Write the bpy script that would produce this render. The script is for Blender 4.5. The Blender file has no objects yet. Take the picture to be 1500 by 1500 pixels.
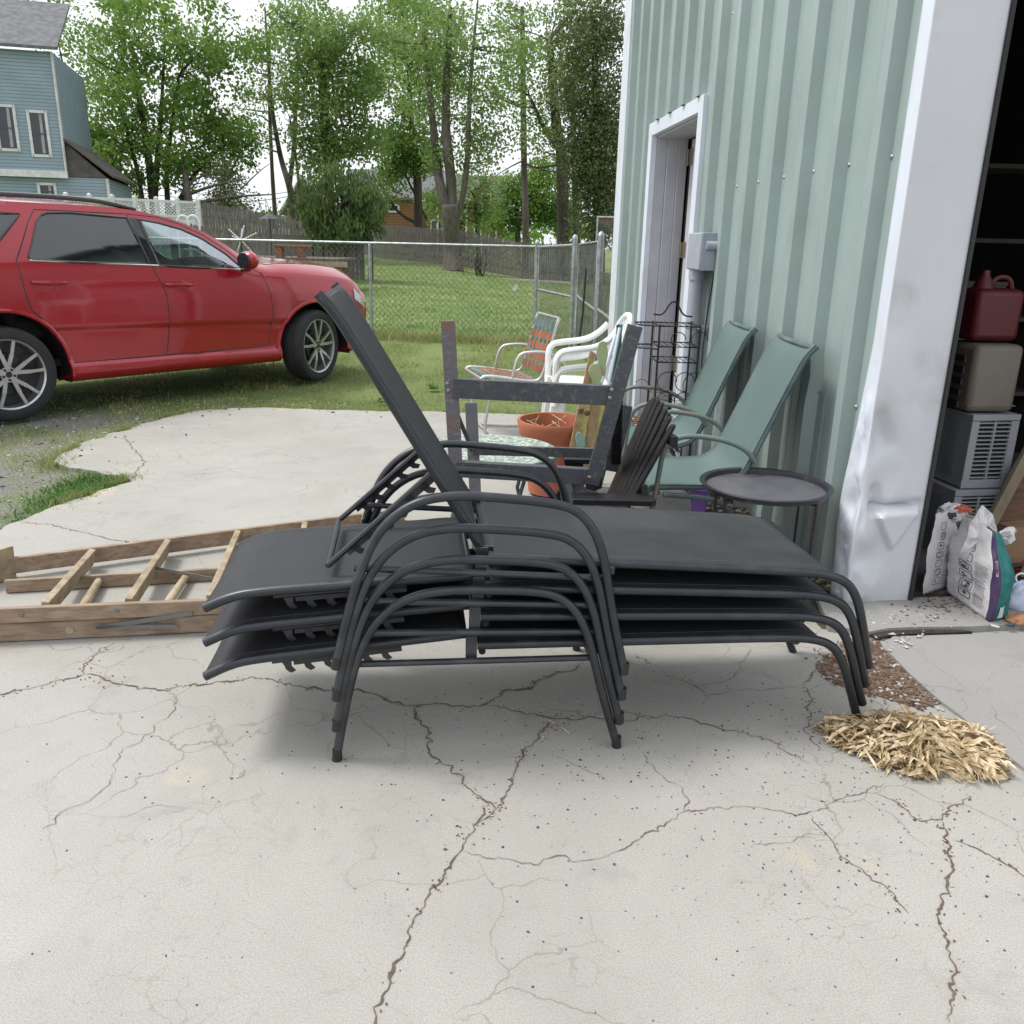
import bpy, bmesh, math, random
from mathutils import Vector, Matrix, noise
S=bpy.context.scene; COL=S.collection
R=math.radians; PI=math.pi
rnd=random.Random(7)
# ---------- camera model: a pixel of the 1500 px photograph -> a point of the world at a known depth or height
H=1.5; FP=1250.; PIT=R(17.4); ROL=R(1.27)
def ray(px,py):
    u=px-750; v=py-750
    a=u*math.cos(ROL)+v*math.sin(ROL); b=-u*math.sin(ROL)+v*math.cos(ROL)
    return Vector((a, FP*math.cos(PIT)-b*math.sin(PIT), -FP*math.sin(PIT)-b*math.cos(PIT)))
def PG(px,py,z=0.):
    d=ray(px,py); t=(z-H)/d.z; return Vector((d.x*t,d.y*t,z))
def PY(px,py,Y):
    d=ray(px,py); t=Y/d.y; return Vector((d.x*t,Y,H+d.z*t))
# ---------- bookkeeping
OFF={}
def tag(o,label=None,cat=None,group=None,kind=None):
    if label: o['label']=label
    if cat: o['category']=cat
    if group: o['group']=group
    if kind: o['kind']=kind
    return o
def thing(name,label,cat,loc=(0,0,0),rz=0,group=None,local=False):
    o=bpy.data.objects.new(name,None); COL.objects.link(o); o.empty_display_size=.1
    o.location=loc; o.rotation_euler=(0,0,rz); tag(o,label,cat,group)
    OFF[o.name]=Vector((0,0,0)) if local else Vector(loc)
    return o
def children(o): return [c for c in bpy.data.objects if c.parent==o]
def copy_tree(o,parent=None):
    c=o.copy(); COL.objects.link(c); c.parent=parent
    OFF[c.name]=OFF.get(o.name,Vector())
    for ch in children(o): copy_tree(ch,c)
    return c
class MB:
    def __init__(s): s.v=[]; s.f=[]; s.m=[]; s.k=0
    def add(s,vs,fs,m=None):
        b=len(s.v); s.v+= [Vector(p) for p in vs]; s.f+=[tuple(b+i for i in f) for f in fs]
        s.m+= [s.k if m is None else m]*len(fs); return s
    def box(s,c,d,rot=None):
        c=Vector(c); x,y,z=[q/2 for q in d]
        vs=[Vector((sx*x,sy*y,sz*z)) for sx in(-1,1) for sy in(-1,1) for sz in(-1,1)]
        if rot is not None:
            if not isinstance(rot,Matrix): rot=Matrix.Rotation(rot,3,'Z')
            vs=[rot@p for p in vs]
        return s.add([c+p for p in vs],[(0,1,3,2),(4,6,7,5),(0,4,5,1),(2,3,7,6),(0,2,6,4),(1,5,7,3)])
    def beam(s,a,b,w,h,up=(0,0,1)):   # rectangular bar from a to b; h along up, w across
        a=Vector(a); b=Vector(b); d=(b-a).normalized(); up=Vector(up)
        sd=d.cross(up)
        if sd.length<1e-4: sd=d.cross(Vector((1,0,0)))
        sd.normalize(); u=sd.cross(d).normalized()
        vs=[p+sd*sx*w/2+u*sz*h/2 for p in(a,b) for sx,sz in((-1,-1),(1,-1),(1,1),(-1,1))]
        return s.add(vs,[(3,2,1,0),(4,5,6,7),(0,1,5,4),(1,2,6,5),(2,3,7,6),(3,0,4,7)])
    def tube(s,pts,r,n=10,closed=False,caps=True):
        pts=[Vector(p) for p in pts]; N=len(pts)
        rr=r if isinstance(r,(list,tuple)) else [r]*N
        vs=[]; prev=None
        for i,p in enumerate(pts):
            if closed: t=(pts[(i+1)%N]-pts[i-1])
            else: t=pts[min(i+1,N-1)]-pts[max(i-1,0)]
            t.normalize()
            if prev is None:
                x=t.cross(Vector((0,0,1)))
                if x.length<1e-3: x=t.cross(Vector((0,1,0)))
            else: x=prev-t*prev.dot(t)
            x.normalize(); prev=x; y=t.cross(x)
            for k in range(n):
                a=2*PI*k/n; vs.append(p+(x*math.cos(a)+y*math.sin(a))*rr[i])
        fs=[]
        for i in range(N if closed else N-1):
            j=(i+1)%N
            for k in range(n):
                l=(k+1)%n; fs.append((i*n+k,i*n+l,j*n+l,j*n+k))
        if caps and not closed: fs+= [tuple(range(n-1,-1,-1)),tuple((N-1)*n+k for k in range(n))]
        return s.add(vs,fs)
    def lathe(s,prof,c=(0,0,0),n=32,rot=None,caps=True):
        c=Vector(c); vs=[]
        for r,z in prof:
            for k in range(n):
                a=2*PI*k/n; p=Vector((r*math.cos(a),r*math.sin(a),z))
                if rot is not None: p=rot@p
                vs.append(c+p)
        fs=[]
        for i in range(len(prof)-1):
            for k in range(n):
                l=(k+1)%n; fs.append((i*n+k,i*n+l,(i+1)*n+l,(i+1)*n+k))
        if caps: fs+=[tuple(range(n-1,-1,-1)),tuple((len(prof)-1)*n+k for k in range(n))]
        return s.add(vs,fs)
    def prism(s,poly,ex):
        poly=[Vector(p) for p in poly]; ex=Vector(ex); n=len(poly)
        vs=poly+[p+ex for p in poly]
        fs=[tuple(range(n-1,-1,-1)),tuple(range(n,2*n))]+[(i,(i+1)%n,n+(i+1)%n,n+i) for i in range(n)]
        return s.add(vs,fs)
    def quad(s,a,b,c,d): return s.add([a,b,c,d],[(0,1,2,3)])
    def grid(s,fn,nu,nv):
        vs=[fn(i/nu,j/nv) for i in range(nu+1) for j in range(nv+1)]
        fs=[(i*(nv+1)+j,(i+1)*(nv+1)+j,(i+1)*(nv+1)+j+1,i*(nv+1)+j+1) for i in range(nu) for j in range(nv)]
        return s.add(vs,fs)
    def build(s,name,mats,parent=None,smooth=True,bevel=0,loc=None,ang=38,solid=0,recalc=False):
        off=Vector()
        p=parent
        while p is not None:
            off=OFF.get(p.name,Vector())
            if p.parent is None: break
            p=p.parent
        me=bpy.data.meshes.new(name)
        if parent is None and loc is not None: off=Vector(loc)
        me.from_pydata([q-off for q in s.v],[],s.f)
        if not isinstance(mats,(list,tuple)): mats=[mats]
        for m in mats: me.materials.append(m)
        if len(mats)>1: me.polygons.foreach_set('material_index',s.m)
        if recalc:
            bm=bmesh.new(); bm.from_mesh(me); bmesh.ops.remove_doubles(bm,verts=bm.verts,dist=1e-5); bmesh.ops.recalc_face_normals(bm,faces=bm.faces); bm.to_mesh(me); bm.free()
        if smooth:
            me.polygons.foreach_set('use_smooth',[True]*len(me.polygons)); me.set_sharp_from_angle(angle=R(ang))
        me.update()
        o=bpy.data.objects.new(name,me); COL.objects.link(o); o.parent=parent
        if parent is None and loc is not None: o.location=loc
        if solid:
            md=o.modifiers.new('solid','SOLIDIFY'); md.thickness=solid; md.offset=0
        if bevel:
            md=o.modifiers.new('bevel','BEVEL'); md.width=bevel; md.segments=2; md.limit_method='ANGLE'; md.angle_limit=R(40)
        return o
def arc(c,r,a0,a1,n,ax='xz'):
    out=[]
    for i in range(n+1):
        a=a0+(a1-a0)*i/n; u,v=r*math.cos(a),r*math.sin(a)
        out.append(Vector((c[0]+u,c[1],c[2]+v)) if ax=='xz' else Vector((c[0]+u,c[1]+v,c[2])) if ax=='xy' else Vector((c[0],c[1]+u,c[2]+v)))
    return out
def smooth_path(pts,it=2,closed=False):
    pts=[Vector(p) for p in pts]
    for _ in range(it):
        q=[pts[0]] if not closed else []
        n=len(pts)
        for i in range(n if closed else n-1):
            a,b=pts[i],pts[(i+1)%n]
            q+=[a*.75+b*.25,a*.25+b*.75]
        if not closed: q.append(pts[-1])
        pts=q
    return pts
def inpoly(x,y,P):
    c=False; n=len(P)
    for i in range(n):
        x1,y1=P[i][0],P[i][1]; x2,y2=P[i-1][0],P[i-1][1]
        if (y1>y)!=(y2>y) and x<(x2-x1)*(y-y1)/(y2-y1)+x1: c=not c
    return c
def lerp(x,T):
    if x<=T[0][0]: return T[0][1]
    for (a,p),(b,q) in zip(T,T[1:]):
        if x<=b:
            t=(x-a)/(b-a); return p+(q-p)*t
    return T[-1][1]
# ---------- materials
def lin(c):
    return tuple(((q/255)/12.92 if q/255<=.04045 else (((q/255)+.055)/1.055)**2.4) for q in c)
MATS={}
def mat(name,col,rough=.6,metal=0.,col2=None,scale=6.,lo=.35,hi=.65,bump=0.,bscale=60.,coat=0.,stretch=(1,1,1),var=.12,speck=None,spec=.5,trans=0.,alpha=1.,bdist=.01,col3=None,scale3=30.,detail=6.):
    m=bpy.data.materials.new(name); m.use_nodes=True; nt=m.node_tree; N=nt.nodes; L=nt.links
    b=N['Principled BSDF']; b.inputs['Roughness'].default_value=rough; b.inputs['Metallic'].default_value=metal
    b.inputs['Coat Weight'].default_value=coat; b.inputs['Coat Roughness'].default_value=.06
    b.inputs['Specular IOR Level'].default_value=spec
    b.inputs['Transmission Weight'].default_value=trans; b.inputs['Alpha'].default_value=alpha
    tc=N.new('ShaderNodeTexCoord'); mp=N.new('ShaderNodeMapping'); mp.inputs['Scale'].default_value=stretch
    L.new(tc.outputs['Object'],mp.inputs['Vector'])
    nz=N.new('ShaderNodeTexNoise'); nz.inputs['Scale'].default_value=scale; nz.inputs['Detail'].default_value=detail; nz.inputs['Roughness'].default_value=.62
    L.new(mp.outputs[0],nz.inputs['Vector'])
    if col2 is None: col2=tuple(c*(1-var*1.6) for c in col); col=tuple(min(1,c*(1+var*.6)) for c in col)
    rp=N.new('ShaderNodeValToRGB'); rp.color_ramp.elements[0].position=lo; rp.color_ramp.elements[1].position=hi
    rp.color_ramp.elements[0].color=(*col,1); rp.color_ramp.elements[1].color=(*col2,1)
    L.new(nz.outputs[0],rp.inputs[0]); out=rp.outputs[0]
    if col3:
        n3=N.new('ShaderNodeTexNoise'); n3.inputs['Scale'].default_value=scale3; n3.inputs['Detail'].default_value=4
        L.new(mp.outputs[0],n3.inputs['Vector'])
        r3=N.new('ShaderNodeValToRGB'); r3.color_ramp.elements[0].position=.56; r3.color_ramp.elements[1].position=.68
        L.new(n3.outputs[0],r3.inputs[0])
        mx=N.new('ShaderNodeMix'); mx.data_type='RGBA'; L.new(r3.outputs[0],mx.inputs[0]); L.new(out,mx.inputs[6]); mx.inputs[7].default_value=(*col3,1); out=mx.outputs[2]
    L.new(out,b.inputs['Base Color'])
    rm=N.new('ShaderNodeMapRange'); rm.inputs[3].default_value=max(0,rough-.07); rm.inputs[4].default_value=min(1,rough+.09)
    L.new(nz.outputs[0],rm.inputs[0]); L.new(rm.outputs[0],b.inputs['Roughness'])
    if bump:
        n2=N.new('ShaderNodeTexNoise'); n2.inputs['Scale'].default_value=bscale; n2.inputs['Detail'].default_value=4
        L.new(mp.outputs[0],n2.inputs['Vector'])
        bp=N.new('ShaderNodeBump'); bp.inputs['Strength'].default_value=bump; bp.inputs['Distance'].default_value=bdist
        L.new(n2.outputs[0],bp.inputs['Height']); L.new(bp.outputs[0],b.inputs['Normal'])
    MATS[name]=m; return m
frame_m=mat('charcoal_powder_coat',(.019,.023,.029),.34,0,var=.18,col3=(.034,.037,.041),scale3=9,scale=14,bump=.03,bscale=300,spec=.55)
sling_m=mat('charcoal_sling_fabric',(.024,.027,.031),.62,0,col2=(.034,.038,.042),col3=(.046,.048,.049),scale3=2.2,scale=5,bump=.35,bscale=900,bdist=.001,spec=.35)
stitch_m=mat('grey_thread',(.15,.15,.15),.8)
black_plastic=mat('black_plastic',(.02,.021,.022),.45)
red_paint=mat('red_car_paint',(.36,.004,.014),.26,.25,var=.04,scale=2,coat=1.)
dark_glass=mat('privacy_glass',(.012,.014,.016),.05,0,coat=1,spec=.8)
black_gloss=mat('gloss_black_trim',(.012,.012,.014),.12,coat=.6)
rubber=mat('tyre_rubber',(.026,.026,.028),.75,bump=.2,bscale=90)
alloy=mat('machined_alloy',(.52,.52,.54),.28,.85,var=.1)
alloy_dark=mat('dark_alloy',(.05,.05,.055),.4,.6)
chrome=mat('bright_trim',(.65,.65,.66),.2,1.)
black_void=mat('unlit_black',(.01,.01,.01),.95)
galv=mat('galvanised_steel',(.42,.44,.46),.42,.75,var=.2,scale=12)
wire_m=mat('weathered_wire',(.20,.205,.20),.5,.5,var=.3)
cedar=mat('weathered_fence_wood',(.105,.095,.088),.9,col2=(.20,.185,.17),scale=2.2,stretch=(6,6,1),bump=.3,bscale=30)
wood_old=mat('old_ladder_wood',(.34,.25,.175),.8,col2=(.21,.15,.105),scale=5,stretch=(1.2,9,9),bump=.3,bscale=40,col3=(.34,.27,.20),scale3=4)
wood_step=mat('pale_worn_step_wood',(.42,.35,.24),.8,col2=(.25,.19,.12),scale=10,stretch=(1,1,1),bump=.4,bscale=60)
siding_g=mat('pale_green_steel_siding',(.315,.390,.375),.42,.1,var=.07,scale=1.4,spec=.5,col3=(.285,.35,.335),scale3=1.8)
white_m=mat('white_painted_steel',(.68,.73,.81),.4,0,var=.07,scale=1.6,col3=(.62,.63,.64),scale3=3)
panel_m=mat('white_jamb_steel',(.58,.595,.63),.38,0,var=.06,scale=1.2,col3=(.45,.45,.46),scale3=2.6)
white_pl=mat('white_resin_plastic',(.76,.77,.76),.35,var=.06,scale=5)
terra=mat('terracotta_plastic',(.42,.13,.065),.55,col2=(.33,.10,.05),scale=5,bump=.1,bscale=40)
sage=mat('sage_green_mesh',(.098,.150,.142),.7,col2=(.083,.130,.122),scale=3,bump=.3,bscale=800,bdist=.001)
sage_fr=mat('dusty_teal_frame',(.13,.175,.18),.5,.2,var=.25)
sage_arm=mat('faded_teal_frame',(.16,.20,.19),.55,.1,col3=(.36,.22,.12),scale3=5)
iron=mat('black_wrought_iron',(.022,.022,.024),.55,.3,col3=(.09,.045,.03),scale3=25)
rust_m=mat('rusty_painted_steel',(.13,.122,.135),.7,.0,col2=(.19,.105,.085),scale=7,lo=.47,hi=.60,bump=.5,bscale=90,col3=(.20,.18,.18),scale3=45)
steel_blk=mat('scuffed_black_steel',(.060,.065,.075),.45,.2,col2=(.082,.087,.098),scale=14,col3=(.13,.125,.125),scale3=46,bump=.2,bscale=110)
blk_wood=mat('black_painted_wood',(.009,.009,.011),.50,0,col2=(.013,.013,.015),scale=9,bump=.2,bscale=70,spec=.35)
alum=mat('lawn_chair_aluminium',(.62,.62,.63),.33,.85)
web_o=mat('orange_webbing',(.33,.095,.035),.7,var=.2)
web_g=mat('faded_green_webbing',(.12,.165,.16),.7,var=.2)
pvc=mat('grey_pvc',(.34,.37,.42),.5,var=.1,scale=4)
bark=mat('grey_bark',(.085,.070,.058),.95,col2=(.155,.135,.115),scale=3,stretch=(3,3,.7),bump=.8,bscale=14,bdist=.04)
bark_d=mat('dark_bark',(.045,.036,.030),.95,col2=(.09,.075,.06),scale=3,stretch=(3,3,.7),bump=.8,bscale=14,bdist=.04)
def leafmat(name,c,c2,sc=1.2,trans=.35):
    m=bpy.data.materials.new(name); m.use_nodes=True; nt=m.node_tree; N=nt.nodes; L=nt.links
    b=N['Principled BSDF']; b.inputs['Roughness'].default_value=.55; b.inputs['Specular IOR Level'].default_value=.3
    tc=N.new('ShaderNodeTexCoord'); nz=N.new('ShaderNodeTexNoise'); nz.inputs['Scale'].default_value=sc; nz.inputs['Detail'].default_value=5
    L.new(tc.outputs['Object'],nz.inputs['Vector'])
    rp=N.new('ShaderNodeValToRGB'); rp.color_ramp.elements[0].position=.33; rp.color_ramp.elements[1].position=.67
    rp.color_ramp.elements[0].color=(*c,1); rp.color_ramp.elements[1].color=(*c2,1); L.new(nz.outputs[0],rp.inputs[0])
    L.new(rp.outputs[0],b.inputs['Base Color'])
    tl=N.new('ShaderNodeBsdfTranslucent'); L.new(rp.outputs[0],tl.inputs[0])
    mx=N.new('ShaderNodeMixShader'); mx.inputs[0].default_value=trans; L.new(b.outputs[0],mx.inputs[1]); L.new(tl.outputs[0],mx.inputs[2])
    L.new(mx.outputs[0],N['Material Output'].inputs[0]); return m
leaf_maple=leafmat('maple_leaves',(.10,.20,.035),(.24,.36,.08),sc=.5,trans=.45)
leaf_oak=leafmat('oak_leaves',(.12,.22,.05),(.28,.39,.13),sc=.5,trans=.45)
leaf_pale=leafmat('young_pale_leaves',(.15,.20,.08),(.25,.30,.14))
leaf_dark=leafmat('evergreen_sprays',(.045,.10,.035),(.14,.20,.06),trans=.25)
leaf_ivy=leafmat('ivy_olive_leaves',(.07,.11,.04),(.18,.22,.09),trans=.35)
grass_m=leafmat('grass_blades',(.19,.25,.07),(.42,.41,.20),sc=1.5,trans=.3)
lawn_m=leafmat('lawn_blades',(.11,.23,.045),(.30,.41,.14),sc=.9,trans=.3)
weed_m=leafmat('weed_leaves',(.06,.15,.03),(.14,.26,.06),sc=5,trans=.3)
husk_m=leafmat('dry_straw_leaves',(.34,.22,.10),(.80,.70,.50),sc=32,trans=.15)
chip_m=mat('bark_mulch',(.075,.04,.028),.9,col2=(.20,.13,.085),scale=35,bump=.6,bscale=80)
stone_m=mat('pale_rubble',(.52,.51,.49),.85,col2=(.36,.35,.34),scale=30,bump=.4,bscale=80)
grit_m=mat('dark_grit',(.06,.065,.085),.9,var=.3,scale=20)
dirt_m=mat('crack_dirt',(.085,.065,.045),.95,col2=(.16,.13,.10),scale=25,bump=.5,bscale=120,col3=(.15,.055,.04),scale3=9)

def node_mix(N,L,fac,a,b):
    mx=N.new('ShaderNodeMix'); mx.data_type='RGBA'
    for sock,v in ((0,fac),(6,a),(7,b)):
        if isinstance(v,(tuple,float,int)):
            mx.inputs[sock].default_value=v if not isinstance(v,tuple) else (*v,1)
        else: L.new(v,mx.inputs[sock])
    return mx.outputs[2]
def ramp(N,L,src,p0,p1,c0=(0,0,0),c1=(1,1,1)):
    r=N.new('ShaderNodeValToRGB'); r.color_ramp.elements[0].position=p0; r.color_ramp.elements[1].position=p1
    r.color_ramp.elements[0].color=(*c0,1); r.color_ramp.elements[1].color=(*c1,1); L.new(src,r.inputs[0]); return r.outputs[0]
def nois(N,L,co,sc,det=6,ro=.6,dis=0):
    n=N.new('ShaderNodeTexNoise'); n.inputs['Scale'].default_value=sc; n.inputs['Detail'].default_value=det; n.inputs['Roughness'].default_value=ro; n.inputs['Distortion'].default_value=dis
    L.new(co,n.inputs['Vector']); return n.outputs[0]
def concrete(name,c0,c1,crack=True):
    m=bpy.data.materials.new(name); m.use_nodes=True; nt=m.node_tree; N=nt.nodes; L=nt.links
    b=N['Principled BSDF']; b.inputs['Roughness'].default_value=.88
    co=N.new('ShaderNodeTexCoord').outputs['Object']
    base=node_mix(N,L,ramp(N,L,nois(N,L,co,.9,8,.65,.3),.35,.68),c0,c1)
    fine=nois(N,L,co,230,5,.75)
    base=node_mix(N,L,ramp(N,L,fine,.40,.72),base,tuple(q*.70 for q in c1))
    # worn darker patches and pale laitance
    base=node_mix(N,L,ramp(N,L,nois(N,L,co,3.2,9,.72,.5),.55,.80),base,tuple(q*.74 for q in c1))
    base=node_mix(N,L,ramp(N,L,nois(N,L,co,1.7,4,.5),.66,.80),base,(.50,.40,.27))
    # dark aggregate pits
    v=N.new('ShaderNodeTexVoronoi'); v.inputs['Scale'].default_value=48; L.new(co,v.inputs['Vector'])
    pit=ramp(N,L,v.outputs['Distance'],.07,.13,(1,1,1),(0,0,0))
    gate=ramp(N,L,nois(N,L,co,2.4,3),.48,.62)
    mm=N.new('ShaderNodeMath'); mm.operation='MULTIPLY'; L.new(pit,mm.inputs[0]); L.new(gate,mm.inputs[1])
    base=node_mix(N,L,mm.outputs[0],base,(.13,.13,.13))
    h=fine
    if crack:
        # hairline crazing
        wn=N.new('ShaderNodeTexNoise'); wn.inputs['Scale'].default_value=5; wn.inputs['Detail'].default_value=6; L.new(co,wn.inputs['Vector'])
        add=N.new('ShaderNodeVectorMath'); add.operation='SCALE'; add.inputs[3].default_value=.22; L.new(wn.outputs['Color'],add.inputs[0])
        ad=N.new('ShaderNodeVectorMath'); ad.operation='ADD'; L.new(co,ad.inputs[0]); L.new(add.outputs[0],ad.inputs[1])
        v2=N.new('ShaderNodeTexVoronoi'); v2.feature='DISTANCE_TO_EDGE'; v2.inputs['Scale'].default_value=3.3; L.new(ad.outputs[0],v2.inputs['Vector'])
        ck=ramp(N,L,v2.outputs['Distance'],.003,.011,(1,1,1),(0,0,0))
        g2=ramp(N,L,nois(N,L,co,1.1,3),.46,.60)
        m2=N.new('ShaderNodeMath'); m2.operation='MULTIPLY'; L.new(ck,m2.inputs[0]); L.new(g2,m2.inputs[1])
        m3=N.new('ShaderNodeMath'); m3.operation='MULTIPLY'; L.new(m2.outputs[0],m3.inputs[0]); m3.inputs[1].default_value=.75
        base=node_mix(N,L,m3.outputs[0],base,(.17,.15,.13))
        v3=N.new('ShaderNodeTexVoronoi'); v3.feature='DISTANCE_TO_EDGE'; v3.inputs['Scale'].default_value=9.5; L.new(ad.outputs[0],v3.inputs['Vector'])
        c3=ramp(N,L,v3.outputs['Distance'],.004,.018,(1,1,1),(0,0,0)); g3=ramp(N,L,nois(N,L,co,1.9,4),.50,.66)
        m4=N.new('ShaderNodeMath'); m4.operation='MULTIPLY'; L.new(c3,m4.inputs[0]); L.new(g3,m4.inputs[1])
        m5=N.new('ShaderNodeMath'); m5.operation='MULTIPLY'; L.new(m4.outputs[0],m5.inputs[0]); m5.inputs[1].default_value=.55
        base=node_mix(N,L,m5.outputs[0],base,(.19,.17,.15))
        sn=nois(N,L,co,14,8,.8,1.2); base=node_mix(N,L,ramp(N,L,sn,.60,.74),base,(.25,.24,.215))
        base=node_mix(N,L,ramp(N,L,nois(N,L,co,.6,5,.6,.8),.60,.78),base,(.30,.29,.26))
    L.new(base,b.inputs['Base Color'])
    bp=N.new('ShaderNodeBump'); bp.inputs['Strength'].default_value=.30; bp.inputs['Distance'].default_value=.002
    L.new(h,bp.inputs['Height']); L.new(bp.outputs[0],b.inputs['Normal']); return m
conc=concrete('cracked_driveway_concrete',(.425,.413,.378),(.325,.315,.285))
conc2=concrete('apron_concrete',(.36,.35,.335),(.29,.285,.27))
def ground_mat():
    m=bpy.data.materials.new('lawn_and_gravel'); m.use_nodes=True; nt=m.node_tree; N=nt.nodes; L=nt.links
    b=N['Principled BSDF']; b.inputs['Roughness'].default_value=.95; b.inputs['Specular IOR Level'].default_value=.2
    co=N.new('ShaderNodeTexCoord').outputs['Object']
    g=node_mix(N,L,ramp(N,L,nois(N,L,co,.55,8,.65,.4),.36,.66),(.11,.19,.045),(.28,.32,.13))
    g=node_mix(N,L,ramp(N,L,nois(N,L,co,40,4,.7),.4,.7),g,(.10,.13,.045))
    gr=node_mix(N,L,ramp(N,L,nois(N,L,co,70,4,.8),.38,.62),(.13,.125,.13),(.36,.34,.32))
    sx=N.new('ShaderNodeSeparateXYZ'); L.new(co,sx.inputs[0])
    # gravel near the drive, grass farther out
    mr=N.new('ShaderNodeMapRange'); mr.inputs[1].default_value=7.5; mr.inputs[2].default_value=10.5; L.new(sx.outputs['Y'],mr.inputs[0])
    mn=N.new('ShaderNodeMath'); mn.operation='ADD'; L.new(mr.outputs[0],mn.inputs[0])
    n4=N.new('ShaderNodeMath'); n4.operation='MULTIPLY'; n4.inputs[1].default_value=1.25; L.new(nois(N,L,co,.8,8,.7),n4.inputs[0]); L.new(n4.outputs[0],mn.inputs[1])
    base=node_mix(N,L,ramp(N,L,mn.outputs[0],.50,.76),gr,g)
    L.new(base,b.inputs['Base Color'])
    bp=N.new('ShaderNodeBump'); bp.inputs['Strength'].default_value=.8; bp.inputs['Distance'].default_value=.03
    L.new(nois(N,L,co,55,4,.8),bp.inputs['Height']); L.new(bp.outputs[0],b.inputs['Normal']); return m
ground_m=ground_mat()
def siding_mat(name,c0,c1,period,dark=.45,rough=.7):
    m=bpy.data.materials.new(name); m.use_nodes=True; nt=m.node_tree; N=nt.nodes; L=nt.links
    b=N['Principled BSDF']; b.inputs['Roughness'].default_value=rough
    co=N.new('ShaderNodeTexCoord').outputs['Object']
    sx=N.new('ShaderNodeSeparateXYZ'); L.new(co,sx.inputs[0])
    dv=N.new('ShaderNodeMath'); dv.operation='DIVIDE'; dv.inputs[1].default_value=period; L.new(sx.outputs['Z'],dv.inputs[0])
    fr=N.new('ShaderNodeMath'); fr.operation='FRACT'; L.new(dv.outputs[0],fr.inputs[0])
    base=node_mix(N,L,ramp(N,L,nois(N,L,co,1.5,6),.35,.65),c0,c1)
    base=node_mix(N,L,ramp(N,L,fr.outputs[0],.10,.2,(1,1,1),(0,0,0)),base,tuple(q*dark for q in c0))
    L.new(base,b.inputs['Base Color'])
    bp=N.new('ShaderNodeBump'); bp.inputs['Strength'].default_value=.7; bp.inputs['Distance'].default_value=.03; L.new(fr.outputs[0],bp.inputs['Height']); L.new(bp.outputs[0],b.inputs['Normal'])
    return m
blue_sid=siding_mat('blue_clapboard',(.27,.35,.43),(.32,.40,.48),.125,.5)
log_sid=siding_mat('brown_log_siding',(.23,.11,.055),(.30,.155,.08),.20,.4)
roof_m=mat('grey_shingles',(.15,.155,.165),.9,var=.2,scale=4,bump=.5,bscale=20)
roof_b=mat('weathered_brown_shingles',(.12,.105,.10),.9,var=.2,scale=4)
vinyl=mat('white_vinyl',(.66,.67,.66),.45)
win_dark=mat('dark_window_glass',(.02,.025,.03),.08,coat=.5)
curtain=mat('pale_curtain',(.35,.36,.38),.9)
# ---------- world, sun, camera
W=bpy.data.worlds.new('World'); S.world=W; W.use_nodes=True
nt=W.node_tree; bg=nt.nodes['Background']
sky=nt.nodes.new('ShaderNodeTexSky'); sky.sky_type='NISHITA'; sky.sun_disc=False
SUN_EL=R(60); SUN_AZ=R(-78)     # azimuth from +Y, towards -X: high sun on the left and a little behind the scene
sky.sun_elevation=SUN_EL; sky.sun_rotation=SUN_AZ; sky.air_density=1.6; sky.dust_density=6.; sky.ozone_density=.6
hs=nt.nodes.new('ShaderNodeHueSaturation'); hs.inputs['Saturation'].default_value=.30; hs.inputs['Value'].default_value=1.0
hz=nt.nodes.new('ShaderNodeMix'); hz.data_type='RGBA'; hz.inputs[0].default_value=.72; hz.inputs[7].default_value=(6.6,6.85,7.3,1)   # thin bright overcast over the blue
nt.links.new(sky.outputs[0],hs.inputs['Color']); nt.links.new(hs.outputs[0],hz.inputs[6]); nt.links.new(hz.outputs[2],bg.inputs[0]); bg.inputs[1].default_value=.15
sl=bpy.data.lights.new('sun','SUN'); sl.energy=2.0; sl.angle=R(16); sl.color=(1,.965,.91)
so=bpy.data.objects.new('sun',sl); COL.objects.link(so)
sd=Vector((math.sin(SUN_AZ)*math.cos(SUN_EL),math.cos(SUN_AZ)*math.cos(SUN_EL),math.sin(SUN_EL)))
so.rotation_euler=sd.to_track_quat('Z','Y').to_euler(); so.location=(-6,3,12)
cd=bpy.data.cameras.new('camera'); cam=bpy.data.objects.new('camera',cd); COL.objects.link(cam); S.camera=cam
cd.sensor_fit='HORIZONTAL'; cd.sensor_width=36; cd.lens=36*FP/1500; cd.clip_start=.05; cd.clip_end=600
Fw=Vector((0,math.cos(PIT),-math.sin(PIT))); Up=Vector((0,math.sin(PIT),math.cos(PIT))); Xr=Vector((1,0,0))
cr=Xr*math.cos(ROL)+Up*math.sin(ROL); cu=Up*math.cos(ROL)-Xr*math.sin(ROL)
cam.matrix_world=Matrix(((cr.x,cu.x,-Fw.x,0),(cr.y,cu.y,-Fw.y,0),(cr.z,cu.z,-Fw.z,H),(0,0,0,1)))
S.view_settings.view_transform='Standard'; S.view_settings.look='None'; S.view_settings.exposure=.44; S.view_settings.gamma=1
S.render.resolution_x=1024; S.render.resolution_y=1024
S.cycles.max_bounces=7; S.cycles.transparent_max_bounces=12
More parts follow.
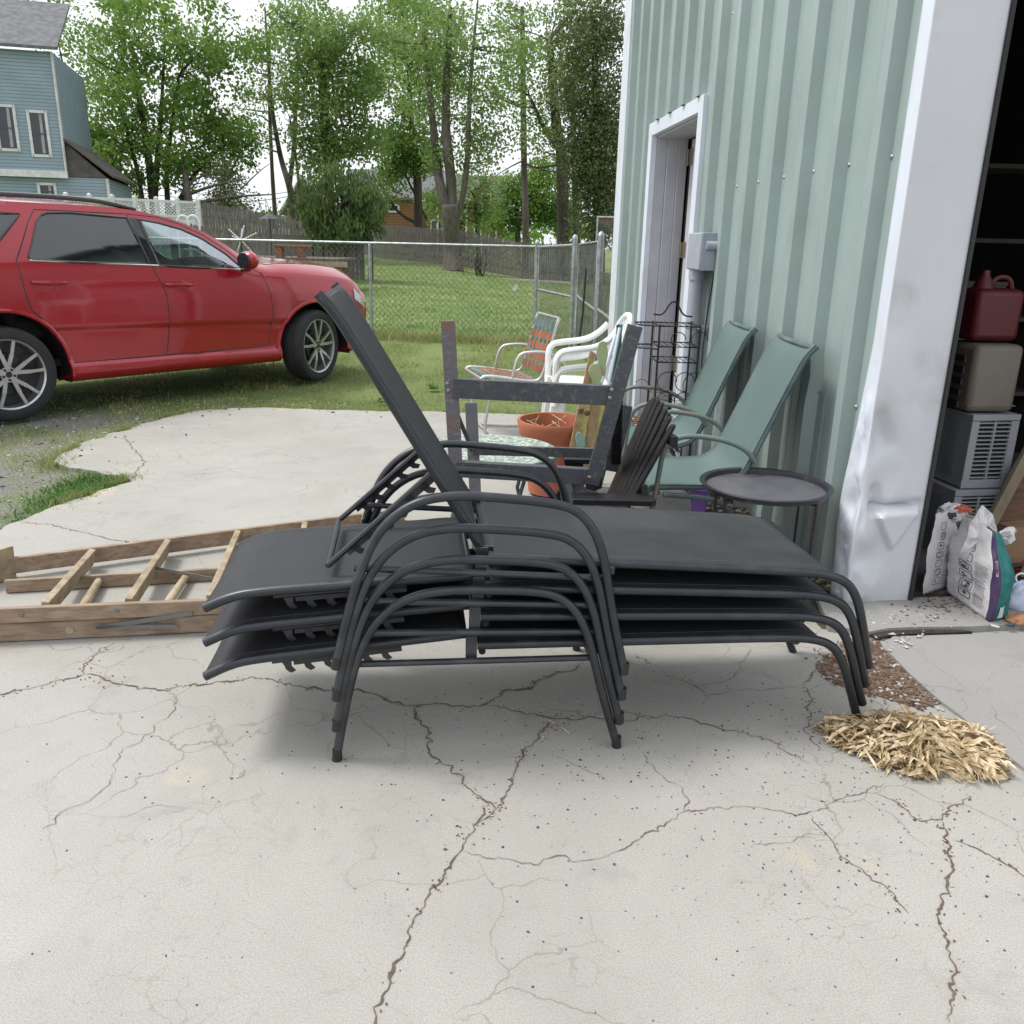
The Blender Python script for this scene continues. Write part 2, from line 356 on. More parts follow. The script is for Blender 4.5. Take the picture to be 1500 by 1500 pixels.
# ================= GROUND =================
def gz(x,y):
    if y<16: return 0.
    k=lerp(x,[(-40,.05),(-14,.045),(-8.4,.017),(-2.9,.015),(.6,0.),(10,0.)])
    return (min(y,70)-16)*k*min(1,(y-16)/6)
GZ0=-.03
def build_ground():
    m=MB()
    xs=[-400,-200,-100,-60]+[-40+i*1.0 for i in range(0,61)]+[30,60,100,200,400]
    ys=[-400,-100,-30,-10]+[0+i*.6 for i in range(0,60)]+[38+i*3 for i in range(0,20)]+[110,160,260,500]
    vs=[(x,y,GZ0+gz(x,y)+(.012*noise.noise(Vector((x*.9,y*.9,0))) if y>8 else 0)) for x in xs for y in ys]
    n=len(ys); fs=[(i*n+j,(i+1)*n+j,(i+1)*n+j+1,i*n+j+1) for i in range(len(xs)-1) for j in range(n-1)]
    m.add(vs,fs); tag(m.build('ground',ground_m),kind='structure')
build_ground()
# driveway slab with a broken, rounded edge
edge=[PG(*p) for p in [(0,776),(45,757),(85,741),(120,728),(160,714),(192,705),(186,697),(150,694),(118,688),(84,681),(72,676),(84,668),(112,655),(140,643),(176,632),(205,622),(250,610),(290,602),(345,598),(400,597),(470,600),(560,602),(650,603),(740,606),(860,610)]]
slab=[Vector((-9,2.6,0)),Vector((-5,3.6,0)),Vector((-3.4,4.25,0))]
def jag(pts,amp,step=.06,seed=0):
    out=[]
    for a,b in zip(pts,pts[1:]):
        n=max(1,int((b-a).length/step)); d=(b-a).normalized(); sd=Vector((-d.y,d.x,0))
        for i in range(n):
            p=a+(b-a)*(i/n); out.append(p+sd*amp*noise.noise(p*7+Vector((seed,0,0))))
    out.append(pts[-1]); return out
pts=jag(slab+edge,.05,.03)
poly=[Vector((p.x,p.y,0)) for p in pts]+[Vector((.95,7.6,0)),Vector((1.08,6.4,0)),Vector((1.14,5,0)),Vector((1.26,4,0)),Vector((1.30,3.25,0)),Vector((6,3.6,0)),Vector((6,-6,0)),Vector((-9,-6,0))]
m=MB(); m.prism([p-Vector((0,0,.06)) for p in poly],(0,0,.06))
# traced cracks, laid as ragged ribbons of dirt in the surface
cracks=[
 ([(-60,1035),(0,1018),(43,1010),(97,995),(123,988),(122,973),(143,957),(165,942)],.010),
 ([(123,988),(143,990),(163,1000),(187,1005),(240,1012),(263,1005),(300,1003),(347,997),(370,992),(397,995),(433,1005),(483,1012),(525,1010),(550,1017),(571,1028),(605,1034),(648,1031),(688,1037),(709,1033),(740,1011),(777,1010),(783,999),(807,990),(841,982),(856,968)],.012),
 ([(607,1037),(608,1053),(627,1067),(626,1093),(632,1108),(648,1120),(680,1138),(677,1147),(703,1167),(727,1185)],.013),
 ([(727,1185),(740,1167),(753,1133),(763,1113),(767,1100),(790,1083),(797,1067),(813,1055)],.011),
 ([(713,1176),(700,1205),(683,1228),(675,1248),(660,1265),(643,1295),(627,1313),(607,1345),(590,1400),(560,1460),(545,1530)],.011),
 ([(727,1185),(718,1196),(700,1206)],.007),
 ([(675,1248),(703,1253),(713,1258),(748,1260),(787,1268),(807,1257),(828,1254),(837,1263),(867,1260),(903,1248),(937,1230),(947,1220),(977,1205),(1000,1190),(1040,1184),(1100,1183),(1135,1188),(1177,1193),(1199,1188),(1225,1172),(1268,1161),(1297,1148)],.005),
 ([(713,1033),(757,1043),(810,1053),(877,1053),(917,1057),(974,1048),(1016,1054),(1041,1063),(1081,1072),(1115,1082),(1127,1084),(1153,1103),(1188,1119)],.008),
 ([(800,1098),(830,1115),(857,1128),(880,1137),(893,1150)],.003),
 ([(1188,1193),(1199,1212),(1217,1231),(1233,1257),(1257,1271),(1295,1297),(1330,1340)],.006),
 ([(1281,1161),(1313,1175),(1329,1188),(1348,1204),(1379,1201),(1396,1180),(1425,1167)],.007),
 ([(1379,1201),(1387,1220),(1388,1247),(1393,1260),(1387,1297),(1375,1350),(1400,1420),(1390,1500)],.011),
 ([(1396,1231),(1433,1244),(1471,1265),(1500,1284),(1560,1310)],.009),
 ([(1177,1004),(1188,991),(1201,972),(1217,956)],.010),
 ([(1177,1004),(1185,1017),(1188,1049),(1177,1071),(1188,1085),(1205,1100)],.007),
 ([(1177,1004),(1120,1012),(1070,1010),(1030,1025)],.004),
 ([(928,956),(955,974),(989,993),(1017,1005),(1035,1020)],.006),
 ([(1100,950),(1080,985),(1060,1000),(1017,1005)],.004),
 ([(30,766),(70,768),(113,778),(160,790),(210,797)],.012),
 ([(180,637),(190,650),(213,677),(200,690),(195,703)],.010),
 ([(247,1012),(258,1023),(257,1040),(233,1057),(207,1087),(180,1097),(163,1137),(160,1150),(133,1173),(90,1190),(60,1220)],.004),
 ([(525,1040),(535,1062),(560,1080),(575,1095),(600,1100)],.003),
 ([(1095,1240),(1150,1235),(1217,1218)],.003),
 ([(940,1100),(960,1130),(1000,1155),(1010,1175),(1000,1190)],.004),
 ([(300,850),(340,835),(380,830),(430,828)],.006),
 ([(247,707),(330,700),(420,690)],.003),
]
m.k=1
for q,(pp,w) in enumerate(cracks):
    P=[PG(*p) for p in pp]
    path=[]
    for a,b in zip(P,P[1:]):
        n=max(2,int((b-a).length/.009)); d=(b-a).normalized(); sd=Vector((-d.y,d.x,0))
        for i in range(n):
            p=a+(b-a)*(i/n); f=min(1,min(i,n-i)/3)
            path.append(p+sd*(.018*noise.noise(p*19+Vector((q*3,0,0)))+.012*noise.noise(p*55)+.006*noise.noise(p*130))*f)
    path.append(P[-1]); vs=[]; N_=len(path)
    for i,p in enumerate(path):
        t=(path[min(i+1,N_-1)]-path[max(i-1,0)]).normalized(); sd=Vector((-t.y,t.x,0))
        ww=w*.70*(.20+1.3*abs(noise.noise(p*11+Vector((q,9,0))))**1.2+.7*abs(noise.noise(p*47)))*min(1,(N_-1-i)/5+.15)*min(1,i/5+.15)
        off=sd*(w*.25*noise.noise(p*30))
        vs+=[p+off-sd*ww*.5+Vector((0,0,.0025)),p+off+sd*ww*.5+Vector((0,0,.0025))]
    m.add(vs,[(2*i,2*i+1,2*i+3,2*i+2) for i in range(N_-1)])
tag(m.build('driveway',[conc,dirt_m],smooth=False),kind='structure')
# raised sill in front of the garage opening, and the apron slab at the right
sillp=[PG(1190,868),PG(1213,925),PG(1272,934),PG(1300,929),PG(1350,927),PG(1420,926),PG(1500,922),PG(1640,918)]
m=MB(); sp=jag(sillp,.012,.04,5); m.prism([Vector((p.x,p.y,.0)) for p in sp]+[Vector((6,3.7,0)),Vector((6,3.95,0)),Vector((1.45,3.52,0))],(0,0,.028))
tag(m.build('threshold',conc2,smooth=False),kind='structure')
ap=[PG(*p) for p in [(1292,951),(1332,991),(1377,1031),(1447,1087),(1500,1132),(1600,1215)]]
ap2=jag(ap,.008,.04,9)
m=MB(); m.prism([Vector((p.x,p.y,.0)) for p in ap2]+[Vector((6,1.0,0)),Vector((6,3.35,0))]+[Vector((2.6,3.29,0)),Vector((1.56,3.17,0))],(0,0,.013))
tag(m.build('apron',conc2,smooth=False),kind='structure')
m=MB(); fl=[(1.3,3.9),(1.15,5),(1.0,6.6),(.95,8),(.9,9.3),(1.02,9.3),(1.52,3.6)]
mul=[PG(*p) for p in [(1217,955),(1275,932),(1296,951),(1336,991),(1381,1033),(1340,1035),(1290,1022),(1225,1003),(1203,985)]]
m.prism([Vector((p.x,p.y,.001)) for p in jag(mul+[mul[0]],.055,.02,2)[:-1]],(0,0,.003))
soil=mat('dark_soil',(.10,.065,.045),.95,col2=(.22,.17,.13),scale=30,bump=.5,bscale=90)
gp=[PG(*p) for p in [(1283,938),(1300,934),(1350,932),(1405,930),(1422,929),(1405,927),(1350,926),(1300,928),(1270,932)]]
m.k=1; m.prism([Vector((p.x,p.y-.008,.004)) for p in gp],(0,0,.0125)); m.k=0  # near-black strip: shadow of the threshold's front edge put in as colour
tag(m.build('bare_soil_and_edge_shadow',[soil,mat('painted_edge_shadow',(.035,.030,.027),.95,var=.3,scale=30)],smooth=False),kind='structure')
m=MB(); m.prism([Vector((x,y,.001)) for x,y in fl],(0,0,.012)); tag(m.build('planting_strip',soil,smooth=False),kind='structure')
# loose bits
def chip(m,p,s,flat=.4,r=rnd):
    M_=Matrix.Rotation(r.uniform(0,6.3),3,'Z')@Matrix.Rotation(r.uniform(-.5,.5),3,'X')
    a,b,c=s*r.uniform(.5,1.2),s*r.uniform(.3,.8),s*flat*r.uniform(.5,1)
    vs=[M_@Vector(q) for q in((a,0,0),(0,b,0),(-a*.8,b*.2,0),(0,-b,0),(a*.1,0,c),(0,0,-c))]
    m.add([p+q+Vector((0,0,c*.6)) for q in vs],[(0,1,4),(1,2,4),(2,3,4),(3,0,4),(1,0,5),(2,1,5),(3,2,5),(0,3,5)])
def scatter(n,fn,size,mats,name,label,cat='debris',flat=.4):
    m=MB()
    for i in range(n):
        p=fn()
        if p is None: continue
        if len(mats)>1: m.k=0 if rnd.random()<.7 else rnd.randrange(1,len(mats))
        chip(m,p,size*rnd.uniform(.4,1.3)**1.5,flat)
    return tag(m.build(name,mats,smooth=False),label,cat,kind='stuff')
def rpoly(P,z=0):
    xs=[p[0] for p in P]; ys=[p[1] for p in P]
    for _ in range(60):
        x=rnd.uniform(min(xs),max(xs)); y=rnd.uniform(min(ys),max(ys))
        if inpoly(x,y,P): return Vector((x,y,z))
scatter(1500,lambda: (lambda q: q+Vector((rnd.gauss(0,.03),rnd.gauss(0,.03),0)))(rpoly(mul,.004)),.010,[chip_m,chip_m,chip_m,stone_m],'wood_chips','brown chips and pale crumbs in the gap between the slabs','mulch')
scatter(3200,lambda: rpoly(fl,.013),.024,[chip_m,husk_m,stone_m],'bark_mulch','brown and straw coloured mulch along the foot of the green wall','mulch')
def gritp():
    x=rnd.gauss(.9,.65) if rnd.random()<.7 else rnd.uniform(-1.9,1.8); y=rnd.gauss(2.15,.38)
    return Vector((x,y,0)) if -2<x<1.9 and 1.2<y<2.9 else None
scatter(1300,gritp,.0046,[grit_m],'dark_grit','dark grit scattered over the concrete in front of the loungers','grit',.3)
def grit2():
    p=rnd.choice(edge[8:24]); return Vector((p.x+rnd.gauss(0,.25),p.y-abs(rnd.gauss(0,.18)),0.)) 
scatter(70,grit2,.017,[grit_m],'dark_gravel','dark gravel bits strewn along the rounded far edge of the driveway','gravel')
def rub():
    p=PG(rnd.gauss(1322,22),rnd.gauss(944,6)); return Vector((p.x,p.y,.014))
scatter(26,rub,.017,[stone_m],'pale_rubble','pale concrete crumbs by the broken edge of the threshold','rubble')
def rub2():
    p=PG(rnd.gauss(1335,50),rnd.gauss(905,9),.028); return Vector((p.x,p.y,.028)) if p.x>1.45 else None
scatter(70,rub2,.009,[stone_m,chip_m],'threshold_crumbs','small crumbs on the threshold below the dented jamb','rubble')
def rub3():
    p=PG(rnd.gauss(1395,35),rnd.gauss(885,12),.028); return Vector((p.x,p.y,.028))
scatter(260,rub3,.009,[chip_m,chip_m],'brown_litter','brown leaf litter swept between the jamb and the paper bags','debris')
CR=[]
for pp,w in cracks[:20]:
    if w<.006: continue
    P=[PG(*p) for p in pp]
    for a,b in zip(P,P[1:]): CR.append((a,b,w))
def crd():
    a,b,w=rnd.choice(CR); p=a.lerp(b,rnd.random()); s_=.012 if noise.noise(p*3)<.1 else .035
    return p+Vector((rnd.gauss(0,s_),rnd.gauss(0,s_),.001))
scatter(800,crd,.0048,[chip_m,stone_m,chip_m],'crack_debris','brown crumbs and leaf bits gathered along the cracks in the concrete')
# gravel on the bare ground left of the slab
def gv():
    x=rnd.uniform(-7,-1.5); y=rnd.uniform(4.2,8.5)
    if inpoly(x,y,poly): return None
    return Vector((x,y,GZ0))
scatter(5200,gv,.014,[stone_m,grit_m,grit_m],'gravel','grey gravel mixed into the thin grass beside the driveway','gravel')
# ---------- grass blades
def blades(name,label,n,fn,h0,h1,w,mt=grass_m,lean=.5):
    vs=[];fs=[]
    for i in range(n):
        p=fn()
        if p is None: continue
        a=rnd.uniform(0,2*PI); h=rnd.uniform(h0,h1); ww=w*rnd.uniform(.6,1.3)
        sd=Vector((math.cos(a),math.sin(a),0))*ww; le=Vector((rnd.gauss(0,lean),rnd.gauss(0,lean),0))*h
        b=len(vs); vs+=[p-sd,p+sd,p+sd*.6+le*.45+Vector((0,0,h*.6)),p-sd*.6+le*.45+Vector((0,0,h*.6)),p+le+Vector((0,0,h*.9))]
        fs+=[(b,b+1,b+2,b+3),(b+3,b+2,b+4)]
    m=MB(); m.v=vs; m.f=fs; m.m=[0]*len(fs)
    return tag(m.build(name,mt,smooth=False),label,'grass',kind='stuff')
def near():
    y=4.3+ (14.3-4.3)*rnd.random()**.8; x=rnd.uniform(-1.02*y*.62-1.2,1.35-.09*(y-3.5))
    if inpoly(x,y,poly): return None
    d=noise.noise(Vector((x*1.3,y*1.3,2)))+.5*noise.noise(Vector((x*4,y*4,7)))
    thr=.18-.42*min(1,max(0,(y-6.8)/3.2))
    if x<-1 and y<9: thr+=.08
    if d<thr+.04 and rnd.random()<.90: return None
    return Vector((x,y,GZ0))
blades('grass','thin patchy grass between the driveway and the chain link fence',62000,near,.02,.065,.0035)
def fencefoot():
    t=rnd.random(); x=-9+10*t; y=14.4+.2*rnd.gauss(0,1)-(x+2.4)*.219
    return Vector((x,y,GZ0))
blades('long_grass','longer uncut grass along the foot of the chain link fence',9000,fencefoot,.05,.22,.005)
def far():
    y=14.3+26*rnd.random()**1.4; x=rnd.uniform(-.42*y-2,2.4)
    return Vector((x,y,GZ0+gz(x,y)))
blades('lawn_grass','mown lawn grass behind the chain link fence',46000,far,.03,.075,.009,lawn_m)
def edgeg():
    i=rnd.randrange(2,len(edge)-1); p=edge[i]+(edge[i+1]-edge[i])*rnd.random() if i+1<len(edge) else edge[i]
    x=p.x+rnd.gauss(0,.04); y=p.y+rnd.gauss(.05,.08)
    if noise.noise(Vector((x*3,y*3,4)))<-.05: return None
    if inpoly(x,y,poly) and rnd.random()<.8: return None
    return Vector((x,y,-.02))
blades('edge_grass','grass creeping over the rounded edge of the concrete',9000,edgeg,.02,.07,.003)
def patch():
    px=rnd.gauss(130,45); py=rnd.gauss(712,13)+(130-px)*.35; p=PG(px,py)
    if inpoly(p.x,p.y,poly) and rnd.random()<.9: return None
    return Vector((p.x,p.y,-.025))
blades('weed_patch','bright green weeds at the notch in the left edge of the concrete',4200,patch,.010,.045,.005,weed_m,.9)
# weeds: broad-leaved rosettes
def weed(px,py,s,label):
    c=PG(px,py); m=MB()
    for i in range(46):
        a=rnd.uniform(0,6.3); l=s*rnd.uniform(.5,1); d=Vector((math.cos(a),math.sin(a),0)); sd=Vector((-d.y,d.x,0))*l*.16
        up=Vector((0,0,l*rnd.uniform(.2,.7)))
        m.add([c+d*l*.1,c+d*l*.55+sd+up,c+d*l+up*.8,c+d*l*.55-sd+up],[(0,1,2,3)])
    o=m.build('weed',weed_m,loc=c,smooth=False); tag(o,label,'weed','broad leaved weeds in the grass')
weed(700,575,.13,'broad leaved green weed in the grass just left of the rusty steel post')
weed(862,262+300,.08,'small weed behind the terracotta planter') if False else None
weed(712,555,.09,'smaller weed clump behind the rusty steel post')
weed(560,590,.07,'low weed at the driveway edge right of the reclined sling')
weed(635,570,.09,'weed tuft on the grass left of the rusty steel post')
# dry leaf pile
m=MB(); c=PG(1345,1098); lx=.25; ly=.185
for i in range(1000):
    a=rnd.uniform(0,2*PI); r=math.sqrt(rnd.random())*(1+.12*abs(rnd.gauss(0,.5))*(rnd.random()<.3))
    ox=r*math.cos(a)*lx*(1+.15*math.sin(3*a)); oy=r*math.sin(a)*ly*(1+.1*math.cos(2*a))
    ht=.085*max(0,1-r**1.8)*rnd.random()**.6
    p=c+Vector((ox-.25*oy,oy,ht+.004))
    l=rnd.uniform(.055,.115); w=rnd.uniform(.0042,.0090); th=rnd.gauss(math.atan2(oy*1.2,ox),.55) if rnd.random()<.62 else rnd.uniform(0,6.3)
    d=Vector((math.cos(th),math.sin(th),rnd.gauss(.02,.28))).normalized(); sd=d.cross(Vector((0,0,1))).normalized(); sd=(sd*math.cos(a)+Vector((0,0,1))*math.sin(a)*.6).normalized()
    cv=Vector((0,0,rnd.uniform(-.014,.028)))+Vector((rnd.gauss(0,.008),rnd.gauss(0,.008),0)); k=Vector((0,0,w*.7))
    q=[p-d*l*.5,p-d*l*.2+sd*w+cv*.7+k,p+d*l*.15+sd*w*.9+cv,p+d*l*.5+cv*.2,p+d*l*.15-sd*w*.9+cv,p-d*l*.2-sd*w+cv*.7+k,p-d*l*.2+cv*.7,p+d*l*.15+cv-k]
    if min(v.z for v in q)<.002:
        dz=.003-min(v.z for v in q); q=[v+Vector((0,0,dz)) for v in q]
    m.add(q,[(0,1,6),(1,2,7,6),(2,3,7),(0,6,5),(6,7,4,5),(7,3,4)])
tag(m.build('dry_leaves',husk_m,smooth=False),'heap of dry straw coloured leaves on the concrete at the loungers feet','leaf pile',kind='stuff')
m=MB()
for px,py,l,th in [(820,1135-70,.10,-.9),(560,765,.35,.3),(352,1135,.03,1)]:
    p=PG(px,py,.004); d=Vector((math.cos(th),math.sin(th),0)); m.tube([p-d*l/2,p+Vector((0,0,.004)),p+d*l/2],.0018,5)
tag(m.build('dry_stalks',husk_m),'thin dry stalks lying on the concrete','debris',kind='stuff')

# ================= LOUNGERS =================
ANG=R(7); A0=Vector((-.517,2.249,0)); E_=Vector((math.cos(ANG),math.sin(ANG),0)); N_=Vector((-math.sin(ANG),math.cos(ANG),0))
RT=.0125
def lounger(raised,label):
    t=thing('sun_lounger',label,'sun lounger',group='stacked charcoal sun loungers',local=True)
    arm=[(0,0),(.03,.16),(.062,.30),(.10,.405),(.155,.475),(.225,.52),(.31,.538),(.40,.54),(.61,.53),(.68,.505),(.73,.45),(.765,.37),(.79,.27),(.82,.16),(.87,0)]
    for s in(-1,1):
        y=.325*s
        def yy(z): return s*(.325-.012*min(1,z/.5)+.012)
        pts=smooth_path([(x,yy(z),z) for x,z in arm],2)
        o=MB().tube(pts,.0135,12).build('arm_frame',frame_m,t)
        for x,z in((0,0),(.87,0)): MB().lathe([(.0142,0),(.0150,.006),(.0142,.038)],(x+.004*(1 if x<.1 else -1),yy(0),0),12).build('foot_cap',black_plastic,t)
        mm=MB(); mm.tube([(.045,y-.016*s,.305),(.78,y-.016*s,.300)],.0105,8)
        mm.build('side_stretcher',frame_m,t)
        MB().box((.41,y-.030*s,.335),(.034,.006,.085)).build('bracket',frame_m,t); MB().box((.79,y-.025*s,.325),(.03,.03,.02)).build('bracket',frame_m,t)
        for x,z in((.045,.25),(.03,.19),(.785,.29),(.80,.22)): MB().lathe([(.007,-.020),(.007,.020)],(x,y*.985,z),8,Matrix.Rotation(PI/2,3,'X')).build('stacking_pin',frame_m,t)
        # seat rail that bends down into the foot-end leg
        ry=.275*s
        rail=[(.43,.338),(.9,.335),(1.40,.330),(1.50,.322),(1.565,.300),(1.605,.255),(1.64,.18),(1.70,.03),(1.715,0)]
        pts=smooth_path([(x,ry+s*(.0 if z>.2 else -.018*(.2-z)/.2),z) for x,z in rail],2)
        MB().tube(pts,.0145,12).build('seat_rail',frame_m,t)
    for x,z,w in((.445,.315,.275),(.80,.305,.275),(1.45,.312,.275),(.785,.285,.31)): MB().tube([(x,-w,z),(x,w,z)],.011,8).build('cross_bar',frame_m,t)
    def railz(x): return lerp(x,[(.43,.338),(1.40,.330),(1.47,.325),(1.53,.312),(1.575,.287),(1.595,.262)])
    def seat(u,v):
        x=.432+u*(1.52-.432); y=-.292+.584*v; e=abs(2*v-1); z=railz(x)+.0150-.006*(1-e**3)
        if e>.93: z-= (e-.93)/.07*.018
        return Vector((x,y,z))
    mm=MB().grid(seat,30,30)
    mm.build('seat_sling',sling_m,t,solid=.002)
    mm=MB()
    for s in(-1,1):
        for i in range(82):
            x=.45+i*.0126; z=railz(x)+.0167-.006*(1-.86**3)
            mm.box((x,s*.251,z),(.0075,.0012,.0008))
        for i in range(38):
            pass
    for i in range(40):
        y=-.25+i*.0128; e=abs(y)/.292; mm.box((.452,y,railz(.452)+.0167-.006*(1-e**3)),(.0012,.0075,.0008))
    mm.build('stitching',stitch_m,t)
    # back section
    if raised:
        P=[Vector((.40,0,.372)),Vector((-.02,0,1.0)),Vector((-.045,0,1.025)),Vector((-.095,0,1.045))]
        P=[Vector((.405,0,.370)),Vector((.02,0,.945)),Vector((-.030,0,1.015)),Vector((-.072,0,1.055))]
    else: P=[Vector((.405,0,.372)),Vector((-.21,0,.312)),Vector((-.295,0,.298)),Vector((-.378,0,.258))]
    P=[P[0]]+[P[0].lerp(P[1],f) for f in(.25,.5,.75)]+P[1:]
    path=smooth_path(P,2); L=[0]
    for a,b in zip(path,path[1:]): L.append(L[-1]+(b-a).length)
    def at(u):
        d=u*L[-1]
        for i in range(len(L)-1):
            if d<=L[i+1]+1e-9:
                f=(d-L[i])/(L[i+1]-L[i]); p=path[i].lerp(path[i+1],f); tg=(path[i+1]-path[i]).normalized(); return p,tg
        return path[-1],(path[-1]-path[-2]).normalized()
    for s in(-1,1):
        MB().tube([p+Vector((0,.262*s,0)) for p in path],.0145,12).build('back_rail',frame_m,t)
    def back(u,v):
        p,tg=at(.012+.976*u); nn=Vector((-tg.z,0,tg.x)); 
        if nn.z<0 : nn=-nn
        if raised and nn.x<0: pass
        e=abs(2*v-1); h=.0150-.007*(1-e**3)
        if e>.93: h-=(e-.93)/.07*.018
        return p+nn*h+Vector((0,-.28+.56*v,0))
    MB().grid(back,26,30).build('back_sling',sling_m,t,solid=.002)
    n=int(L[-1]/.0126)
    for s in(-1,1):
        mm=MB()
        for i in range(2,n-1):
            u=i/n; p,tg=at(.012+.976*u); nn=Vector((-tg.z,0,tg.x)); nn=-nn if nn.z<0 else nn
            c=p+nn*(.0167-.007*(1-.86**3))+Vector((0,s*.241,0))
            mm.beam(c-tg*.0037,c+tg*.0037,.0012,.0008,nn)
        mm.build('stitching',stitch_m,t)
    for f_ in(.02,.97): p,tg=at(f_); MB().tube([p+Vector((0,-.262,0)),p+Vector((0,.262,0))],.011,8).build('cross_bar',frame_m,t)
    # notched support rack
    if raised:
        a,b=Vector((-.02,0,.285)),Vector((.245,0,.565))
        a,b=Vector((-.035,0,.275)),Vector((.262,0,.575))
    else: a,b=Vector((-.19,0,.276)),Vector((.20,0,.318))
    d=(b-a).normalized(); nn=Vector((d.z,0,-d.x)); 
    for s in(-1,1):
        mm=MB(); y=.215*s
        if raised:
            k=a+Vector((.0,0,0)); mm.tube(smooth_path([a+Vector((0,y,0)),a.lerp(b,.1)+Vector((0,y,0)),b+Vector((0,y*.93,0))],1),.0095,8)
        else: mm.tube([a+Vector((0,y,0)),b+Vector((0,y,0))],.0085,8)
        for i in range(6):
            f=.22+.13*i if raised else .1+.15*i; p=a.lerp(b,f)+Vector((0,y,0)); 
            tooth=[p-d*.014,p+d*.018,p+d*.016+nn*.026,p+d*.026+nn*.040,p+d*.012+nn*.046,p-d*.002+nn*.034,p-d*.006+nn*.018]
            mm.prism([q-Vector((0,.002,0)) for q in tooth],(0,.004,0))
        mm.beam(a.lerp(b,.16)+Vector((0,y,0))+nn*.010,b+Vector((0,y,0))+nn*.010,.004,.022,nn)
        mm.build('notched_rack',frame_m,t)
    if raised: MB().tube([a+Vector((0,-.215,0)),a+Vector((0,.215,0))],.0095,8).build('rack_bar',frame_m,t)
    for s in(-1,1):
        mm=MB(); mm.lathe([(.011,-.008),(.011,.008)],(.408,.245*s,.362),10,Matrix.Rotation(PI/2,3,'X')); mm.box((.43,.245*s,.350),(.035,.012,.03)); mm.build('hinge',frame_m,t)
    return t
base=A0+N_*.325
def place(t,k):
    t.location=base+Vector((0,0,.1025*k))+E_*(.003*k); t.rotation_euler=(0,.020*k,ANG)
lo=lounger(False,'lowest charcoal lounger in the stack, its feet on the concrete and head end lying flat'); place(lo,0)
l1=copy_tree(lo); l1['label']='second charcoal lounger up from the concrete in the stack, head end lying flat'; place(l1,1)
l2=copy_tree(lo); l2['label']='third charcoal lounger up in the stack, just under the one with the raised back'; place(l2,2)
l3=lounger(True,'topmost charcoal lounger of the stack with its backrest raised steeply'); place(l3,3)

# ================= LADDER =================
t=thing('wooden_stepladder','weathered wooden stepladder lying on its side on the concrete left of the loungers','ladder',(-1.9,3.2,0))
def V(x,y,z): return Vector((x,y,z))
n0,n1=V(-2.9,2.80,0),V(-.55,3.20,0)
f0,f1=V(-2.31,3.585,0),V(-.60,4.52,0)
m=MB(); m.beam(n0+V(0,0,.118),n1+V(0,0,.112),.026,.060); m.build('front_rail',wood_old,t,bevel=.003)
m=MB(); m.beam(n0+V(0,.012,.040),n1+V(0,.012,.040),.024,.074); m.build('rear_rail',wood_old,t,bevel=.003)
m=MB(); m.beam(f0+V(0,0,.062),f1+V(0,0,.055),.026,.075); m.build('front_rail',wood_old,t,bevel=.003)
m=MB(); m.beam(V(-2.20,3.44,.032),V(-.9,3.74,.032),.022,.058); m.build('rear_rail',wood_old,t,bevel=.003)
m=MB(); m.beam(V(-2.27,3.63,.075),V(-2.56,2.90,.115),.030,.150); m.build('top_cap',wood_step,t,bevel=.003)
for a,b in [((-1.965,3.74),(-1.80,3.02)),((-1.675,3.90),(-1.50,3.07)),((-1.385,4.06),(-1.20,3.12)),((-1.085,4.22),(-.90,3.17)),((-.80,4.38),(-.62,3.2))]:
    m=MB(); m.beam(V(a[0],a[1],.062),V(b[0],b[1],.110),.028,.078,(0.25,0,1)); m.build('step',wood_step,t,bevel=.003)
for a,b in [((-1.83,3.52),(-1.70,3.00)),((-1.47,3.60),(-1.40,3.05))]:
    m=MB(); m.tube([V(a[0],a[1],.035),V((a[0]+b[0])/2,(a[1]+b[1])/2,.04),V(b[0],b[1],.04)],[.016,.019,.016],10); m.build('rear_rung',wood_step,t)
m=MB(); d=(n1-n0).normalized()
for x,z0,x2,z1 in((-1.58,.050,-1.22,.095),(-1.58,.055,-1.28,.040)):
    p=n0+d*(x-n0.x)+V(0,-.0165,z0); q=n0+d*(x2-n0.x)+V(0,-.0165,z1); m.beam(p,q,.003,.018)
m.beam(V(-2.55,2.845,.05),V(-2.0,2.94,.048),.003,.022)
for x in(-1.84,-1.50,-2.3): m.lathe([(.011,0),(.009,.004)],n0+d*(x-n0.x)+V(0,-.012,.118),12,Matrix.Rotation(PI/2,3,'X'))
m.beam(V(-1.62,3.56,.09),V(-1.30,3.52,.05),.003,.016)
m.build('steel_brace',mat('dull_steel_strap',(.20,.195,.18),.6,.3),t)
# ================= STEEL FRAME ON THE BLACK CHAIR =================
def angle_iron(m,a,b,w,t,front=(0,-1,0),depth=.035):
    a=Vector(a); b=Vector(b); d=(b-a).normalized(); f=Vector(front); sd=d.cross(f).normalized()
    m.beam(a,b,t,w,sd); m.beam(a+sd*(w/2-t/2)-f*depth/2,b+sd*(w/2-t/2)-f*depth/2,depth,t,sd)
t=thing('steel_bench_frame','rusty black riveted steel frame with a tall left post, propped on the black slatted chair','metal frame',(.05,3.7,0))
YN,YF=3.50,3.93
m=MB(); a=PY(656,470,YN); b=PY(668,690,YN); c=Vector((b.x+.03,YN,0)); angle_iron(m,a,b,.058,.006); m.build('leg',rust_m,t,bevel=.0015)
m=MB(); angle_iron(m,b+V(0,.004,.02),c+V(0,.004,0),.05,.006); m.build('leg',rust_m,t)
m=MB(); a=PY(931,477,YN-.02); b=PY(867,710,YN-.02); angle_iron(m,a,b,.060,.008,depth=.03); m.build('leg',steel_blk,t,bevel=.0015)
m=MB(); m.beam(b+V(.01,.03,.02),V(b.x+.012,YN+.012,.512),.05,.05); m.build('foot_block',blk_wood,t,bevel=.002)
